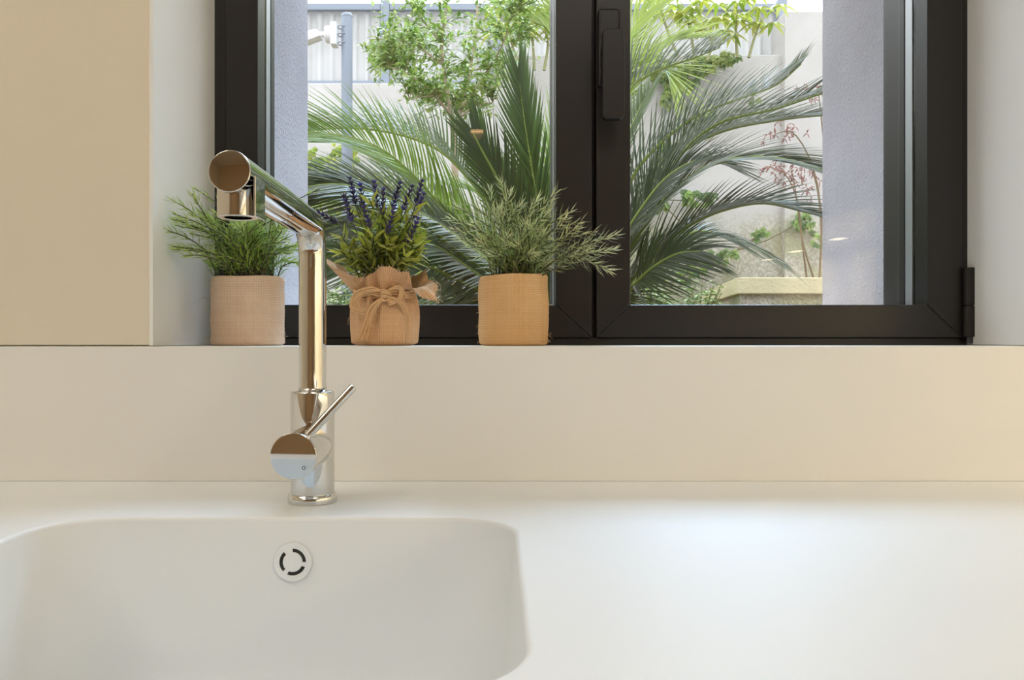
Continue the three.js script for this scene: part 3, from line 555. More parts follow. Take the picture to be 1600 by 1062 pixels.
{ // galvanised pole with a security camera
  const t = thing('security_camera', 'white bullet security camera on a bracket, fixed to the grey pole', 'security camera', [-1.069, 3.031, -4.440]);
  obj('back_box', lathe([[0, 0], [0.05, 0], [0.055, 0.006], [0.055, 0.03], [0.05, 0.038], [0, 0.038]], [0.008, 0, 0], [-1, -0.02, 0.0], 32), M.white, t);
  obj('mounting_plate', box(0.006, 0.046, -0.075, 0.07, -0.045, 0.045, 0.006), M.white, t);
  obj('arm', sweep([V(-0.025, -0.002, 0), V(-0.06, 0.0, 0.005), V(-0.09, -0.002, 0.012), V(-0.1, -0.02, 0.016)], [0.019, 0.015, 0.015, 0.017], 20), M.white, t);
  obj('camera_body', lathe([[0, 0], [0.03, 0], [0.034, 0.006], [0.036, 0.05], [0.037, 0.16], [0.033, 0.17], [0, 0.17]], [-0.075, 0.0, 0.01], [-0.26, -0.075, 0.06], 28), M.white, t);
  obj('sunshade', box(-0.2, -0.06, -0.004, 0.002, -0.035, 0.055, 0.002), M.white, t).rotation.z = 0.36;
  for (const y of [-0.055, 0.0, 0.05]) obj('clamp_band', lathe([[0.0375, 0], [0.0395, 0], [0.0395, 0.006], [0.0375, 0.006]], [0.083, y, -0.02], [0.083, 10, -0.02], 28), M.galv, t);
}
{
  const b = [-0.965, 1.895, -4.460]; b[1] = 1.0;
  const t = thing('pole', 'galvanised grey metal pole standing in front of the corrugated fence', 'pole', b), top = [-0.965, 3.155, -4.460][1] - 1.0;
  obj('tube', cyl(0.0355, 0.0355, [0, 0, 0], [0, top, 0], 32), M.galv, t);
  obj('cap', lathe([[0.036, 0], [0.0372, 0.001], [0.0372, 0.014], [0.03, 0.022], [0, 0.024]], [0, top - 0.004, 0], [0, top + 1, 0], 32), M.galv, t);
}

// ---------------------------------------------------------------- plants of the garden
// a feather frond: rachis through points, leaflets on both sides raised into a V
function frond(parent, pts, up, o = {}) {
  const { n = 62, len = 0.16, w = 0.0088, ang = 0.95, vee = 0.5, seed = 1, col = lin(0x4a6a26), tip = lin(0x6d8c3a), droop = 0.12, from = 0.1, r0 = 0.0075, fwd = 0.35, sides = [-1, 1], rac = lin(0x8a9a4a), dense = 1.25 } = o;
  const r = rng(seed * 977 + 13), c = new THREE.CatmullRomCurve3(pts.map(v3)), nn = Math.round(n * dense), m = new Mesher(), q = new Mesher(), U = v3(up).normalize();
  m.stem(c.getPoints(24), r0, r0 * 0.25, rac, 6);
  const f = obj('frond', m.geo(), M.bark, parent);
  for (let k = 0; k < nn; k++) for (const s of sides) {
    const t = from + (1 - from) * (k + 0.5 + (r() - 0.5) * 0.5) / nn, p = c.getPointAt(t), T = c.getTangentAt(t), S = T.clone().cross(U).normalize(), N = S.clone().cross(T).normalize();
    const a = lerp(ang, ang * 0.42, t * t) * (0.93 + 0.14 * r()), vv = vee + (r() - 0.5) * 0.12;
    const out = S.clone().multiplyScalar(s * Math.cos(vv)).addScaledVector(N, Math.sin(vv)), d = T.clone().multiplyScalar(Math.cos(a)).addScaledVector(out, Math.sin(a));
    const L = len * (0.55 + 0.45 * Math.sin(Math.PI * clamp(0.12 + 0.75 * t, 0, 1))) * (t > 0.93 ? 0.75 : 1) * (0.93 + 0.14 * r()) * (r() < 0.03 ? 0.6 : 1);
    q.leaf(p, d, N, L, w, vary(mixc(col, tip, clamp(t * 0.5 + (r() - 0.5) * 0.3, 0, 1)), r, 0.28), { seg: 5, bend: T.clone().multiplyScalar(fwd).add(V((r() - 0.5) * 0.08, -droop, (r() - 0.5) * 0.08)), fold: 0.22, stalk: 0.06 });
  }
  stuff(obj('leaflets', q.geo(), M.frond, f));
  return f;
}
{ // the big sago palm outside the window
  const base = [0.253, 1.122, -1.590]; base[1] = 1.0;
  const t = thing('sago_palm', 'large dark green sago palm with long feathery fronds filling the view through the window', 'palm', base);
  const rel = (l) => l.map((p) => [p[0] - base[0], p[1] - base[1], p[2] - base[2]]);
  { const m = []; const r = rng(5); for (let k = 0; k < 70; k++) { const a = k * 2.4, y = 0.01 + 0.0029 * k; m.push(cyl(0.03, 0.012, [Math.cos(a) * 0.07, y, Math.sin(a) * 0.07], [Math.cos(a) * (0.115 - 0.0006 * k), y + 0.05 + 0.01 * r(), Math.sin(a) * (0.115 - 0.0006 * k)], 6)); } m.push(cyl(0.1, 0.07, [0, 0, 0], [0, 0.22, 0], 20)); obj('trunk', m, std({ color: 0x5d4a34, roughness: 1 }), t); }
  const B = (x, y) => at(x, y, 2.55), X = lin(0x3d4f26), D = lin(0x4f6826), K = lin(0x475c20), Y = lin(0x7a9a22), GR = lin(0x4f6036);
  const list = [
    [[[0.205, 1.161, -1.590], [0.076, 1.236, -1.540], [-0.056, 1.354, -1.490], [-0.156, 1.445, -1.440], [-0.243, 1.535, -1.390], [-0.338, 1.598, -1.340], [-0.499, 1.614, -1.260], [-0.619, 1.584, -1.200]], [0.25, 0.62, 0.75], { n: 74, len: 0.19, vee: 0.38, ang: 1.05, col: Y, tip: lin(0x728f34), seed: 1, fwd: 0.5, droop: 0.16 }],
    [[[0.214, 1.181, -1.590], [0.119, 1.303, -1.640], [0.000, 1.459, -1.690], [-0.083, 1.574, -1.740], [-0.178, 1.676, -1.780], [-0.310, 1.745, -1.840], [-0.490, 1.783, -1.890], [-0.676, 1.785, -1.940]], [0.15, 0.9, 0.4], { n: 70, len: 0.22, vee: 0.75, ang: 0.9, col: D, tip: lin(0x66803c), seed: 2, fwd: 0.1, droop: 0.05 }],
    [[[0.205, 1.142, -1.590], [0.044, 1.222, -1.340], [-0.090, 1.318, -1.190], [-0.193, 1.372, -1.060], [-0.291, 1.406, -0.990], [-0.370, 1.415, -0.940], [-0.474, 1.389, -0.890]], [0.1, 0.8, 0.55], { n: 66, len: 0.14, vee: 0.15, ang: 0.95, col: GR, tip: lin(0x5d7045), seed: 3, droop: 0.3, fwd: 0.5 }],
    [[[0.205, 1.132, -1.590], [0.062, 1.169, -1.340], [-0.058, 1.236, -1.190], [-0.149, 1.291, -1.090], [-0.250, 1.321, -1.020], [-0.345, 1.325, -0.960], [-0.434, 1.288, -0.900]], [0.05, 0.8, 0.6], { n: 64, len: 0.14, vee: 0.12, ang: 0.95, col: GR, tip: GR, seed: 4, droop: 0.35, fwd: 0.5 }],
    [[[0.224, 1.122, -1.590], [0.110, 1.174, -1.440], [0.027, 1.225, -1.390], [-0.053, 1.284, -1.340], [-0.139, 1.339, -1.320], [-0.215, 1.348, -1.290]], [-0.2, 0.5, -0.85], { n: 54, len: 0.15, vee: 0.3, ang: 0.85, col: K, tip: D, seed: 5, droop: 0.1 }],
    [[[0.214, 1.113, -1.590], [0.081, 1.118, -1.390], [-0.043, 1.150, -1.290], [-0.142, 1.189, -1.220], [-0.249, 1.208, -1.140]], [0.0, 0.75, 0.65], { n: 54, len: 0.14, vee: 0.15, ang: 0.95, col: GR, tip: D, seed: 6, droop: 0.35 }],
    [[[0.181, 1.161, -1.590], [0.153, 1.342, -1.640], [0.122, 1.545, -1.660], [0.096, 1.725, -1.700], [0.078, 1.879, -1.740], [0.073, 1.930, -1.750]], [-0.25, 0.25, 0.95], { n: 60, dense: 1.05, len: 0.2, vee: 0.7, ang: 0.6, col: D, tip: lin(0x4d6b2b), seed: 7, fwd: 0.15, droop: 0.0, w: 0.0085 }],
    [[[0.195, 1.161, -1.590], [0.192, 1.332, -1.740], [0.186, 1.556, -1.840], [0.206, 1.796, -1.940], [0.237, 1.966, -1.990]], [-0.9, 0.2, 0.35], { n: 56, len: 0.24, vee: 0.3, ang: 0.5, col: Y, tip: lin(0x7ea236), seed: 8, fwd: 0.1, droop: 0.0, w: 0.009 }],
    [[[0.185, 1.161, -1.590], [0.124, 1.293, -1.540], [0.058, 1.421, -1.500], [0.000, 1.538, -1.470], [-0.043, 1.615, -1.460], [-0.068, 1.665, -1.460]], [0.4, 0.2, -0.9], { n: 56, len: 0.17, vee: 0.25, ang: 0.7, col: K, tip: K, seed: 9, fwd: 0.2, droop: 0.02, w: 0.0095 }],
    [[[0.175, 1.181, -1.590], [0.162, 1.308, -1.940], [0.090, 1.448, -1.990], [-0.023, 1.569, -2.040], [-0.138, 1.615, -2.040]], [0.2, 0.8, 0.5], { n: 50, len: 0.17, vee: 0.3, ang: 0.9, col: Y, tip: lin(0x6e9030), seed: 10 }],
    [[[0.205, 1.142, -1.590], [0.046, 1.207, -1.440], [-0.086, 1.287, -1.290], [-0.194, 1.363, -1.160], [-0.286, 1.403, -1.060], [-0.367, 1.416, -1.000], [-0.450, 1.398, -0.940]], [0.0, 0.45, 0.9], { n: 70, len: 0.2, vee: 0.1, ang: 0.9, col: GR, tip: lin(0x65784c), seed: 21, droop: 0.3, fwd: 0.5, w: 0.008 }],
    [[[0.209, 1.122, -1.590], [0.044, 1.155, -1.340], [-0.090, 1.212, -1.190], [-0.193, 1.249, -1.060], [-0.291, 1.265, -0.990], [-0.378, 1.252, -0.940], [-0.455, 1.220, -0.900]], [0.0, 0.5, 0.85], { n: 70, len: 0.19, vee: 0.1, ang: 0.9, col: GR, tip: lin(0x65784c), seed: 22, droop: 0.3, fwd: 0.5, w: 0.008 }],
    [[[0.201, 1.142, -1.590], [0.053, 1.274, -1.790], [-0.098, 1.413, -1.890], [-0.259, 1.549, -1.990], [-0.431, 1.636, -2.090], [-0.604, 1.657, -2.140], [-0.783, 1.618, -2.190]], [0.1, 0.6, 0.75], { n: 66, len: 0.22, vee: 0.25, ang: 0.9, col: D, tip: GR, seed: 23, droop: 0.2, fwd: 0.4 }],
    // to the right
    [[[0.273, 1.181, -1.590], [0.298, 1.462, -1.640], [0.355, 1.702, -1.690], [0.433, 1.873, -1.740], [0.534, 1.943, -1.770], [0.644, 1.988, -1.800], [0.749, 2.040, -1.840]], [-0.35, 0.85, 0.3], { n: 62, len: 0.2, vee: 0.95, ang: 0.85, col: X, tip: D, dense: 0.8, w: 0.0115, seed: 11, fwd: 0.05, droop: 0.03 }],
    [[[0.302, 1.161, -1.590], [0.351, 1.376, -1.590], [0.409, 1.542, -1.590], [0.454, 1.612, -1.600], [0.550, 1.705, -1.620], [0.646, 1.768, -1.640], [0.784, 1.826, -1.670], [0.893, 1.873, -1.700], [0.981, 1.948, -1.730]], [-0.4, 0.9, 0.15], { n: 70, len: 0.2, vee: 0.95, ang: 0.72, col: X, tip: D, dense: 0.8, w: 0.0115, seed: 12, fwd: 0.0, droop: 0.03 }],
    [[[0.312, 1.142, -1.590], [0.375, 1.326, -1.490], [0.468, 1.504, -1.440], [0.556, 1.622, -1.410], [0.638, 1.675, -1.390], [0.775, 1.702, -1.360], [0.897, 1.739, -1.340], [1.011, 1.767, -1.340]], [-0.3, 0.85, 0.4], { n: 70, len: 0.15, vee: 0.7, ang: 0.85, col: X, tip: GR, dense: 0.95, w: 0.0105, seed: 13, fwd: 0.2, droop: 0.06 }],
    [[[0.312, 1.142, -1.590], [0.377, 1.324, -1.390], [0.459, 1.442, -1.290], [0.542, 1.510, -1.220], [0.640, 1.524, -1.160], [0.736, 1.504, -1.110], [0.830, 1.459, -1.070]], [-0.1, 0.85, 0.5], { n: 74, len: 0.15, vee: 0.2, ang: 0.8, col: GR, tip: lin(0x5f7250), seed: 14, droop: 0.22, fwd: 0.5 }],
    [[[0.312, 1.132, -1.590], [0.385, 1.229, -1.440], [0.458, 1.321, -1.390], [0.554, 1.389, -1.340], [0.633, 1.418, -1.310], [0.719, 1.427, -1.280], [0.833, 1.392, -1.240]], [-0.25, 0.85, 0.45], { n: 64, len: 0.14, vee: 0.6, ang: 0.8, col: X, tip: GR, dense: 0.95, w: 0.0105, seed: 15, droop: 0.1, fwd: 0.3 }],
    [[[0.322, 1.122, -1.590], [0.411, 1.226, -1.540], [0.517, 1.337, -1.590], [0.626, 1.398, -1.640], [0.731, 1.380, -1.660], [0.841, 1.344, -1.690], [0.916, 1.310, -1.720]], [0.1, 0.85, 0.5], { n: 54, len: 0.13, vee: 0.2, ang: 0.85, col: GR, tip: lin(0x63765a), seed: 16, droop: 0.3, fwd: 0.4 }],
    [[[0.312, 1.113, -1.590], [0.369, 1.201, -1.340], [0.416, 1.254, -1.260], [0.475, 1.287, -1.220], [0.526, 1.290, -1.190]], [0.3, 0.5, 0.8], { n: 54, len: 0.16, vee: 0.15, ang: 1.1, col: X, tip: GR, seed: 17, droop: 0.35, fwd: 0.3 }],
    [[[0.302, 1.161, -1.590], [0.332, 1.297, -1.390], [0.392, 1.412, -1.320], [0.464, 1.502, -1.290], [0.548, 1.543, -1.280], [0.642, 1.523, -1.280]], [-0.1, 0.8, 0.6], { n: 60, len: 0.13, vee: 0.3, ang: 0.9, col: X, tip: GR, seed: 18, droop: 0.2, fwd: 0.4 }],
    [[[0.292, 1.171, -1.590], [0.357, 1.485, -1.790], [0.425, 1.696, -1.890], [0.507, 1.876, -1.990], [0.550, 1.959, -2.040]], [-0.6, 0.5, 0.6], { n: 50, len: 0.16, vee: 0.5, ang: 0.8, col: D, tip: D, seed: 19 }],
    [[[0.312, 1.142, -1.590], [0.398, 1.322, -1.640], [0.483, 1.518, -1.620], [0.577, 1.641, -1.600], [0.692, 1.698, -1.590], [0.825, 1.724, -1.580], [0.983, 1.738, -1.560], [1.080, 1.733, -1.540]], [-0.2, 0.85, 0.45], { n: 70, len: 0.16, vee: 0.5, ang: 0.75, col: X, tip: GR, seed: 24, droop: 0.1, fwd: 0.3, w: 0.0095, dense: 1.1 }],
  ];
  for (const [pts, up, o] of list) frond(t, rel(pts), up, o);
}
{ // yellow-green feather palm behind, high in the right-hand pane
  const base = [0.563, 1.874, -3.640]; base[1] = 1.0;
  const t = thing('feather_palm', 'yellow-green feather palm behind the sago palm, seen high beside the window handle', 'palm', base), rel = (l) => l.map((p) => [p[0] - base[0], p[1] - base[1], p[2] - base[2]]);
  const c = { n: 34, dense: 1, len: 0.3, w: 0.017, ang: 0.8, vee: 0.25, col: lin(0x8aa336), tip: lin(0xa9bb4c), droop: 0.2, r0: 0.008, rac: lin(0xa0ac50) };
  [[[[0.563, 2.226, -3.640], [0.651, 2.578, -3.640], [0.791, 2.824, -3.640], [1.002, 2.982, -3.640]], [-0.3, 0.6, 0.7]], [[[0.550, 2.132, -3.540], [0.639, 2.377, -3.440], [0.791, 2.579, -3.440], [0.998, 2.645, -3.390]], [-0.2, 0.7, 0.6]], [[[0.557, 2.251, -3.740], [0.557, 2.647, -3.740], [0.679, 3.011, -3.840], [0.826, 3.194, -3.840]], [-0.5, 0.3, 0.8]], [[[0.563, 2.191, -3.640], [0.447, 2.476, -3.540], [0.361, 2.682, -3.540], [0.258, 2.751, -3.540]], [0.3, 0.7, 0.6]], [[[0.563, 2.156, -3.640], [0.657, 2.413, -3.340], [0.838, 2.462, -3.340], [0.915, 2.318, -3.240]], [0.1, 0.8, 0.5]], [[[0.563, 2.226, -3.640], [0.440, 2.613, -3.640], [0.334, 2.859, -3.640], [0.246, 2.965, -3.640]], [0.3, 0.5, 0.7]]].forEach(([p, u], k) => frond(t, rel(p), u, { ...c, seed: 40 + k }));
  const m = new Mesher(); for (let k = 0; k < 5; k++) { const a = k * 1.3; m.stem(curve([[Math.cos(a) * 0.08, 0, Math.sin(a) * 0.06], [Math.cos(a) * 0.05, 0.7, Math.sin(a) * 0.04], [0, 1.3, 0]], 8), 0.022, 0.014, lin(0x8c9150), 8); } obj('stems', m.geo(), M.bark, t);
}
{ // small tree with light leaves
  const base = [-0.217, 1.754, -3.540]; base[1] = 1.0;
  const t = thing('small_tree', 'slender small tree with pale trunk and light green oval leaves before the fence', 'tree', base), rel = (p) => v3([p[0] - base[0], p[1] - base[1], p[2] - base[2]]);
  const r = rng(404), bark = lin(0xb7a68f);
  const limbs = [[0.022, 0.016, [V(0, 0, 0), ...[rel([-0.217, 1.857, -3.540]), rel([-0.224, 2.063, -3.540]), rel([-0.231, 2.184, -3.540])]]], [0.016, 0.004, [rel([-0.231, 2.184, -3.540]), rel([-0.248, 2.321, -3.540]), rel([-0.275, 2.476, -3.540]), rel([-0.292, 2.648, -3.540]), rel([-0.268, 2.854, -3.540]), rel([-0.292, 3.026, -3.540])]], [0.013, 0.004, [rel([-0.227, 2.201, -3.540]), rel([-0.182, 2.311, -3.540]), rel([-0.148, 2.507, -3.640]), rel([-0.117, 2.736, -3.690]), rel([-0.097, 3.042, -3.740])]],
    [0.009, 0.003, [rel([-0.182, 2.311, -3.540]), rel([-0.069, 2.476, -3.540]), rel([0.034, 2.613, -3.440]), rel([0.084, 2.781, -3.440])]], [0.009, 0.003, [rel([-0.241, 2.270, -3.540]), rel([-0.336, 2.360, -3.440]), rel([-0.432, 2.429, -3.390]), rel([-0.536, 2.462, -3.340])]], [0.007, 0.003, [rel([-0.292, 2.545, -3.540]), rel([-0.422, 2.666, -3.640]), rel([-0.593, 2.754, -3.740]), rel([-0.701, 2.747, -3.740])]], [0.007, 0.003, [rel([-0.286, 2.648, -3.540]), rel([-0.396, 2.786, -3.540]), rel([-0.464, 2.923, -3.540])]], [0.007, 0.003, [rel([-0.141, 2.543, -3.640]), rel([0.000, 2.611, -3.740]), rel([0.127, 2.772, -3.790])]], [0.006, 0.002, [rel([-0.258, 2.373, -3.540]), rel([-0.345, 2.315, -3.340]), rel([-0.439, 2.284, -3.290])]], [0.006, 0.002, [rel([-0.206, 2.252, -3.540]), rel([-0.101, 2.293, -3.440]), rel([-0.017, 2.296, -3.390])]]];
  const curves = [];
  limbs.forEach(([a, b, p], k) => { const m = new Mesher(), c = new THREE.CatmullRomCurve3(p); curves.push(c); m.stem(c.getPoints(16), a, b, vary(bark, r, 0.12), 8); obj(k ? 'branch' : 'trunk', m.geo(), M.bark, t); });
  const tw = new Mesher(), lf = new Mesher(), G = [lin(0x86aa3c), lin(0xa4c060), lin(0x648c30), lin(0xbcd080)];
  const crown = [[-0.396, 2.648, 0.206, 0.206], [-0.155, 2.820, 0.310, 0.172], [0.052, 2.700, 0.206, 0.206], [-0.258, 2.579, 0.310, 0.172], [-0.533, 2.665, 0.172, 0.138], [-0.430, 2.820, 0.189, 0.138], [-0.052, 2.510, 0.206, 0.155], [-0.602, 2.579, 0.103, 0.086], [-0.292, 2.373, 0.172, 0.062], [-0.430, 2.407, 0.096, 0.076], [-0.120, 2.373, 0.155, 0.062], [0.224, 2.854, 0.103, 0.103]];
  for (let k = 0; k < 560; k++) {
    const [cx, cy, rx, ry] = crown[k % crown.length], a = r() * 6.283, q = Math.sqrt(r()), e = rel([cx + rx * q * Math.cos(a), cy + ry * q * Math.sin(a), -3.54 + (r() - 0.5) * 0.75]);
    let best = null, bd = 9; for (const c of curves.slice(1)) for (let s = 3; s <= 10; s++) { const p = c.getPoint(s / 10), d = p.distanceTo(e) + (p.y > e.y ? 0.15 : 0); if (d < bd) { bd = d; best = p; } }
    const from = bd > 0.3 ? best.clone().lerp(e, 1 - 0.3 / bd) : best, mid = from.clone().lerp(e, 0.5).add(V((r() - 0.5) * 0.04, 0.02, 0));
    const c = new THREE.CatmullRomCurve3([from, mid, e]); tw.stem(c.getPoints(5), 0.0018, 0.0007, lin(0x9a9a6a), 4);
    for (let j = 0; j < 9; j++) { const tt = 0.15 + 0.85 * j / 8, p = c.getPoint(tt), T = c.getTangent(tt), g = r() * 6.283, o = V(Math.cos(g), Math.sin(g) * 0.6, Math.sin(g * 1.7)).normalize(); lf.leaf(p, T.clone().multiplyScalar(0.5).add(o), V((r() - 0.5), 1, (r() - 0.3)).normalize(), 0.034 + 0.014 * r(), 0.018, vary(G[Math.floor(r() * 4)], r, 0.3), { seg: 3, shape: 1, fold: 0.15, bend: V(0, -0.2, 0) }); }
  }
  stuff(obj('twigs', tw.geo(), M.bark, t)); stuff(obj('foliage', lf.geo(), M.leaf, t));
}
// umbrella plants on the wall top: palmate leaves on thin stems
function umbrellaPlant(label, stems, seed, cols, len = 0.13, group) {
  const r = rng(seed), base = stems[0][0].slice(), t = thing('umbrella_plant', label, 'shrub', base, group), rel = (p) => v3([p[0] - base[0], p[1] - base[1], p[2] - base[2]]);
  for (const pts of stems) {
    const c = new THREE.CatmullRomCurve3(pts.map(rel)), m = new Mesher(); m.stem(c.getPoints(8), 0.012, 0.006, lin(0x9a9a70), 6);
    const st = obj('stem', m.geo(), M.bark, t), q = new Mesher(), K = 7;   // each leaflet is a leaf of its own
    for (let k = 0; k < K; k++) {
      const tt = 0.45 + 0.55 * k / (K - 1), p = c.getPoint(tt), g = k * 2.4 + r(), hub = p.clone().add(V(Math.cos(g) * 0.14, 0.03 + 0.1 * tt, Math.sin(g) * 0.1)); q.stem([p, p.clone().lerp(hub, 0.5).add(V(0, 0.02, 0)), hub], 0.004, 0.003, lin(0xa9b35e), 4);
      for (let j = 0; j < 8; j++) { const w = j / 8 * 6.283 + r() * 0.3, d = V(Math.cos(w), 0.05, Math.sin(w)), g1 = new Mesher(); g1.leaf(hub, d, V(0, 1, 0), len * (0.8 + 0.4 * r()), 0.032, vary(cols[Math.floor(r() * cols.length)], r, 0.25), { seg: 4, shape: 1, fold: 0.12, bend: V(0, -0.55, 0) }); obj('leaf', g1.geo(), M.leaf, st); }
    }
    obj('leaf_stalks', q.geo(), M.bark, st);
  }
}
const YG = [lin(0xb0bf45), lin(0xc6cf5a), lin(0x8faa38), lin(0xd3d670)];
umbrellaPlant('yellow-green umbrella plant on the wall beside the small tree, left of the mullion', [[[0.275, 2.993, -5.040], [0.261, 3.223, -5.040], [0.234, 3.383, -5.040]], [[0.344, 2.993, -5.040], [0.372, 3.177, -5.040], [0.347, 3.254, -4.940]], [[0.183, 2.993, -5.040], [0.115, 3.177, -5.040], [0.095, 3.254, -4.940]]], 51, YG);
umbrellaPlant('tall umbrella plant with bright yellow-green leaves right in front of the fence post', [[[1.729, 3.085, -5.040], [1.720, 3.268, -5.040], [1.715, 3.409, -4.990]], [[1.812, 3.085, -5.040], [1.858, 3.245, -5.040], [1.904, 3.360, -5.040]]], 52, YG, 0.115);
umbrellaPlant('bushy yellow-green umbrella plant on the wall top behind the feather palm', [[[1.422, 3.085, -5.040], [1.390, 3.291, -5.040], [1.353, 3.429, -5.040]], [[1.307, 3.085, -5.040], [1.216, 3.314, -5.040], [1.160, 3.455, -4.990]], [[1.501, 3.045, -4.990], [1.533, 3.159, -4.990], [1.489, 3.254, -4.940]]], 53, YG, 0.115);

// climbers on the walls
function ivy(label, spots, seed, cols, size, z, count, group) {
  const r = rng(seed), b = [spots[0][0], spots[0][1], z], t = thing('ivy', label, 'ivy', b, group), q = new Mesher(), s = new Mesher();
  let prev = null;
  for (const [x, y, rx, ry] of spots) {
    const c = V(x, y, z).sub(v3(b)); c.z += 0.02;
    if (prev) s.stem([prev, prev.clone().lerp(c, 0.5).add(V(0.02, -0.02, 0)), c], 0.005, 0.004, lin(0x7b7350), 5);
    prev = c;
    for (let k = 0; k < 1.9 * count * rx * ry; k++) {
      const a = r() * 6.283, d = Math.sqrt(r()), p = c.clone().add(V(rx * d * Math.cos(a), ry * d * Math.sin(a), 0.01 + 0.07 * r())), w = -Math.PI / 2 + (r() - 0.5) * 2.2, N = V((r() - 0.5) * 0.9, 0.5 + (r() - 0.5) * 0.5, 0.8).normalize(), col = vary(cols[Math.floor(r() * cols.length)], r, 0.3), L = size * (0.7 + 0.6 * r());
      for (const [o, l] of [[0, 1], [0.75, 0.75], [-0.75, 0.75]]) q.leaf(p, V(Math.cos(w + o), Math.sin(w + o), 0.1), N, L * l, L * 0.6, col, { seg: 3, shape: 1, fold: 0.1, bend: V(0, -0.15, 0.05) });
    }
  }
  if (s.p.length) obj('stem', s.geo(), M.bark, t);
  stuff(obj('foliage', q.geo(), M.leaf, t));
}
const IV = [lin(0x84994a), lin(0x9aab5c), lin(0x66803f)];
ivy('ivy hanging over the top of the pale garden wall behind the palm fronds', [[1.737, 3.195, 0.108, 0.049], [1.541, 3.146, 0.127, 0.069], [1.404, 3.049, 0.108, 0.098], [1.321, 2.926, 0.078, 0.078], [1.248, 3.122, 0.098, 0.088]], 61, IV, 0.05, -5.44, 2714);
ivy('thin ivy vine climbing the middle of the pale wall', [[1.590, 2.770, 0.069, 0.039], [1.517, 2.731, 0.049, 0.034], [1.306, 2.525, 0.078, 0.044], [1.248, 2.378, 0.044, 0.078], [1.209, 2.241, 0.049, 0.069], [1.943, 2.902, 0.029, 0.044]], 62, IV, 0.045, -5.44, 1879);
ivy('low ivy spreading over the rough wall above the planter', [[1.517, 2.151, 0.125, 0.077], [1.228, 2.126, 0.067, 0.096], [1.652, 1.693, 0.087, 0.048], [1.517, 1.635, 0.106, 0.077], [1.421, 1.548, 0.077, 0.048], [1.999, 1.862, 0.077, 0.043], [1.758, 1.717, 0.067, 0.029], [2.312, 1.958, 0.067, 0.096], [2.408, 1.837, 0.048, 0.067]], 63, [lin(0x6b8a42), lin(0x8aa650), lin(0x50753a)], 0.05, -5.4, 1724);
ivy('yellow-green climber filling the corner behind the metal pole', [[-1.337, 2.428, 0.146, 0.126], [-1.143, 2.477, 0.107, 0.107], [-0.972, 2.185, 0.194, 0.146], [-1.240, 2.088, 0.146, 0.194], [-0.754, 2.039, 0.194, 0.194], [-0.413, 1.942, 0.194, 0.243], [-0.6, 1.5, 0.2, 0.2], [-0.8, 1.12, 0.2, 0.1]], 64, [lin(0x9db33a), lin(0x7f9c3a), lin(0xb9c455)], 0.055, -5.4, 951);

// plants in the planter and on the ground
{
  const b = [1.675, 1.375, -3.540]; b[1] = 1.31;
  const t = thing('red_maple', 'thin-stemmed shrub with small reddish leaves at the right edge of the view', 'shrub', b), rel = (p) => v3([p[0] - b[0], p[1] - b[1], p[2] - b[2]]), r = rng(71), RD = [lin(0x8a5249), lin(0x74423a), lin(0x9a6a5c)];
  [[[1.720, 1.358, -3.540], [1.651, 1.581, -3.540], [1.617, 1.822, -3.540], [1.548, 1.960, -3.540], [1.479, 1.987, -3.540]], [[1.699, 1.351, -3.440], [1.709, 1.637, -3.440], [1.685, 1.873, -3.440], [1.638, 2.007, -3.440]], [[1.713, 1.364, -3.640], [1.670, 1.699, -3.640], [1.635, 1.945, -3.640], [1.618, 2.008, -3.640]], [[1.772, 1.358, -3.540], [1.779, 1.857, -3.540], [1.751, 2.235, -3.540], [1.720, 2.407, -3.540], [1.675, 2.373, -3.540]], [[1.772, 1.513, -3.540], [1.703, 1.994, -3.540], [1.583, 2.184, -3.540], [1.497, 2.166, -3.540]]].forEach((p) => {
    const c = new THREE.CatmullRomCurve3(p.map((q) => rel(q))), m = new Mesher(), q = new Mesher(); m.stem(c.getPoints(12), 0.006, 0.002, lin(0x7c6a52), 5);
    const s = obj('stem', m.geo(), M.bark, t);
    for (let k = 0; k < 15; k++) { const e = c.getPoint(0.6 + 0.4 * r()).add(V((r() - 0.5) * 0.14, (r() - 0.5) * 0.1, (r() - 0.5) * 0.1)); for (let j = 0; j < 4; j++) { const w = r() * 6.283; q.leaf(e, V(Math.cos(w), Math.sin(w), 0.3 * r()), V(0, 0.4, 1), 0.024 + 0.01 * r(), 0.007, vary(RD[Math.floor(r() * 3)], r, 0.3), { seg: 3, shape: 1, bend: V(0, -0.3, 0) }); } }
    stuff(obj('foliage', q.geo(), M.leaf, s));
  });
}
function tuft(name, label, p, seed, n, len, w, cols, group) {     // a low rosette of arching leaves
  const r = rng(seed), t = thing(name, label, 'plant', p, group);
  for (let k = 0; k < n; k++) { const m = new Mesher(), a = k * 2.4, d = V(Math.cos(a), 0.5 + 0.9 * r(), Math.sin(a)); m.leaf(V(0, 0, 0), d, V(0, 1, 0.01), len * (0.7 + 0.5 * r()), w, vary(cols[k % cols.length], r, 0.3), { seg: 5, shape: 1, fold: 0.15, bend: V(d.x * 0.3, -0.5, d.z * 0.3) }); obj('leaf', m.geo(), M.leaf, t); }
}
const setY = (p, y) => { p[1] = y; return p; };
tuft('planter_fern', 'small yellow-green plant behind the cream coping, the left one', setY([1.332, 1.406, -3.290], 1.31), 81, 16, 0.16, 0.03, YG);
tuft('planter_fern', 'tiny yellow-green plant behind the cream coping near the thin red-leaved shrub', setY([1.519, 1.386, -3.240], 1.31), 82, 12, 0.09, 0.022, YG);
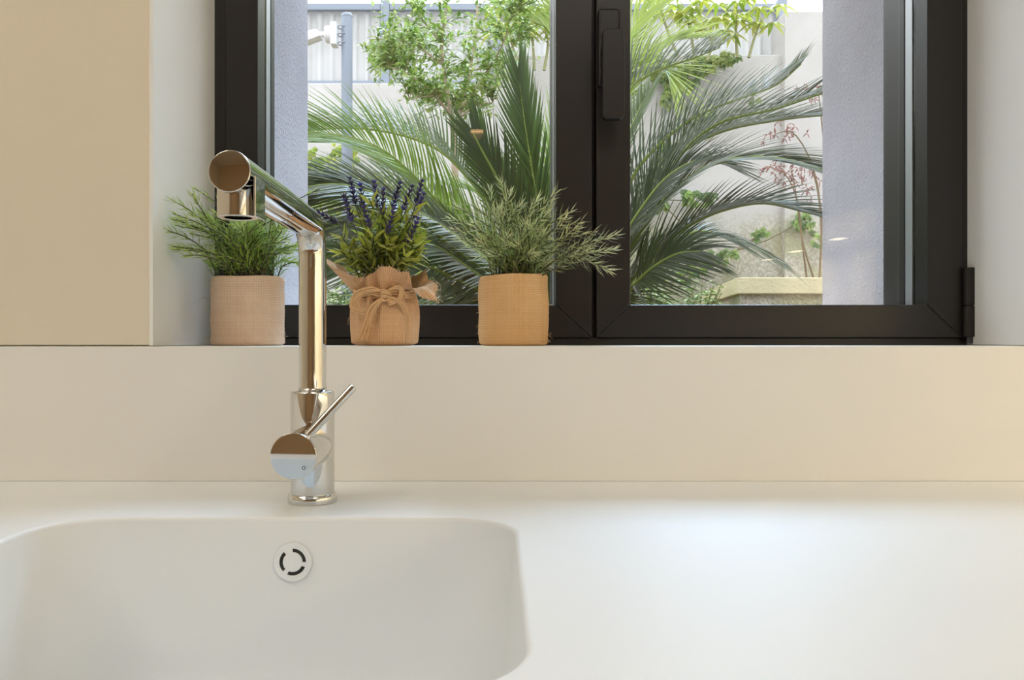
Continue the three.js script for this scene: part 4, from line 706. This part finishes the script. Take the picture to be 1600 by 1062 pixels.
{
  const spots = [[-0.661, -2.240, 0.272, 'leafy ground cover plant low behind the tap, beside the left outer wall'], [-0.598, -2.440, 0.312, 'bright green ground cover plant seen between tap and lavender'], [-0.401, -2.040, 0.259, 'leafy ground cover plant hidden behind the lavender pot'], [-0.126, -2.040, 0.259, 'leafy ground cover plant low between the lavender and the right pot'], [0.647, -2.640, 0.277, 'leafy ground cover plant low beside the middle window stile'], [0.820, -2.940, 0.318, 'leafy ground cover plant under the right palm fronds'], [1.011, -3.240, 0.338, 'leafy ground cover plant at the left end of the cream coping']];
  spots.forEach(([x, z, top, label], i) => {
    const r = rng(90 + i), b = [x, 1.0, z], t = thing('ground_cover', label, 'plant', b), q = new Mesher(), C = [lin(0x7fa03c), lin(0x5f8236), lin(0x97b552)];
    const m = new Mesher(); for (let k = 0; k < 14; k++) { const a = r() * 6.283, h = top * (0.6 + 0.5 * r()), e = V(Math.cos(a) * 0.12, h, Math.sin(a) * 0.12); m.stem([V(0, 0, 0), V(e.x * 0.3, h * 0.5, e.z * 0.3), e], 0.004, 0.002, lin(0x6d7b40), 4); for (let j = 0; j < 22; j++) { const w = r() * 6.283, p = V(e.x * (0.3 + 0.7 * r()) + (r() - 0.5) * 0.06, h * (0.5 + 0.5 * r()), e.z + (r() - 0.5) * 0.06); q.leaf(p, V(Math.cos(w), 0.3, Math.sin(w)), V(0, 1, 0.1), 0.04 + 0.02 * r(), 0.022, vary(C[Math.floor(r() * 3)], r, 0.35), { seg: 3, shape: 1, bend: V(0, -0.4, 0) }); } }
    obj('stems', m.geo(), M.bark, t); stuff(obj('foliage', q.geo(), M.leaf, t));
  });
}

// ---------------------------------------------------------------- the kitchen behind the camera: cupboards and lamps that show in the glass and the chrome
{
  const doors = [0.05, 0.65, 1.25, 1.85, 2.45];
  const t = thing('wall_cabinet', 'white wall cupboards along the right wall, mirrored faintly in the glass', 'cabinet', [0, 0, 0]);
  obj('carcass', box(1.12, ROOM.x1 - 0.001, 1.46, 2.2, 0.02, 3.1, 0.002), M.white, t);
  for (const z of doors) { const d = obj('door', box(1.1, 1.119, 1.462, 2.198, z - 0.03, z + 0.566, 0.002), M.white, t); obj('handle', cyl(0.005, 0.005, [1.085, 1.5, z + 0.5], [1.085, 1.66, z + 0.5], 12), M.chrome, d); }
  const k = thing('base_cabinet', 'white base cupboards under a white worktop along the right wall', 'cabinet', [0, 0, 0]);
  obj('carcass', box(0.88, ROOM.x1 - 0.001, 0.1, 0.868, 0.66, 3.1, 0.002), M.white, k);
  obj('plinth', box(0.93, ROOM.x1 - 0.001, 0, 0.1, 0.66, 3.1), M.dark, k);
  for (const z of [0.68, 1.28, 1.88, 2.48]) obj('door', box(0.86, 0.879, 0.11, 0.86, z, z + 0.59, 0.002), M.white, k);
  tag(obj('side_worktop', box(0.84, ROOM.x1 - 0.001, 0.87, 0.9, 0.642, 3.1, 0.002), M.solid), 'white worktop along the right wall under the wall cupboards', 'countertop');
}
function lampDisc(name, label, r, p, strength, group, color = WARM) {    // a recessed lamp: ring, glowing disc, and a light just below it
  const t = thing(name, label, 'lamp', p, group);
  obj('ring', lathe([[r, -0.004], [r + 0.008, -0.004], [r + 0.01, 0], [r, 0]], [0, 0, 0], [0, 1, 0], 32), M.chrome, t);
  const d = obj('glowing_disc', new THREE.CylinderGeometry(r, r, 0.003, 32), std({ color: 0xfff2df, emissive: color, emissiveIntensity: strength.glow, roughness: 0.6 }), t); d.position.y = -0.0015;
  const l = new THREE.SpotLight(color, strength.cd, 0, Math.PI * 0.47, 0.6, 2); l.name = name + '_light'; l.position.set(p[0], p[1] - 0.012, p[2]); l.target.position.set(p[0], 0, p[2]); l.castShadow = true; l.shadow.radius = r / 0.02;
  scene.add(l, l.target);
}
[[0.42, 'the one nearest the window wall'], [0.95, 'second from the window wall'], [1.42, 'third from the window wall'], [1.78, 'fourth from the window wall'], [2.24, 'fifth from the window wall'], [2.62, 'the one farthest from the window wall']].forEach(([z, which]) => lampDisc('cupboard_lamp', 'small round warm lamp under the wall cupboards, ' + which, 0.028, [1.335, 1.4595, z], { cd: PUCK, glow: 14 }, 'lamps under the wall cupboards', AMBER));
lampDisc('ceiling_lamp', 'small round warm ceiling lamp far behind the camera, mirrored in the left pane', 0.05, [-0.14, ROOM.top - 0.0005, 4.67], { cd: PENDANT, glow: 7 }, undefined, new THREE.Color().setRGB(1, 0.55, 0.25));
for (const [x, z, where] of [[-1.3, 0.95, 'the left one above the countertop'], [0.45, 1.75, 'the one right of the middle'], [-1.75, 3.0, 'the rear left one behind the camera']]) {   // flat ceiling panels
  const t = thing('ceiling_panel', 'square ceiling light panel, ' + where, 'lamp', [x, ROOM.top - 0.001, z]);
  obj('panel_frame', [box(-0.46, 0.46, -0.012, 0, -0.46, -0.44), box(-0.46, 0.46, -0.012, 0, 0.44, 0.46), box(-0.46, -0.44, -0.012, 0, -0.44, 0.44), box(0.44, 0.46, -0.012, 0, -0.44, 0.44)], M.white, t);
  obj('glowing_panel', box(-0.44, 0.44, -0.006, -0.001, -0.44, 0.44), std({ color: 0xffffff, emissive: WARM, emissiveIntensity: 1.5, roughness: 0.7 }), t);
  const l = new THREE.RectAreaLight(WARM, PANEL, 0.88, 0.88); l.name = 'ceiling_panel_light'; l.position.set(x, ROOM.top - 0.014, z); l.lookAt(x, 0, z); scene.add(l);
}

renderer.render(scene, camera);
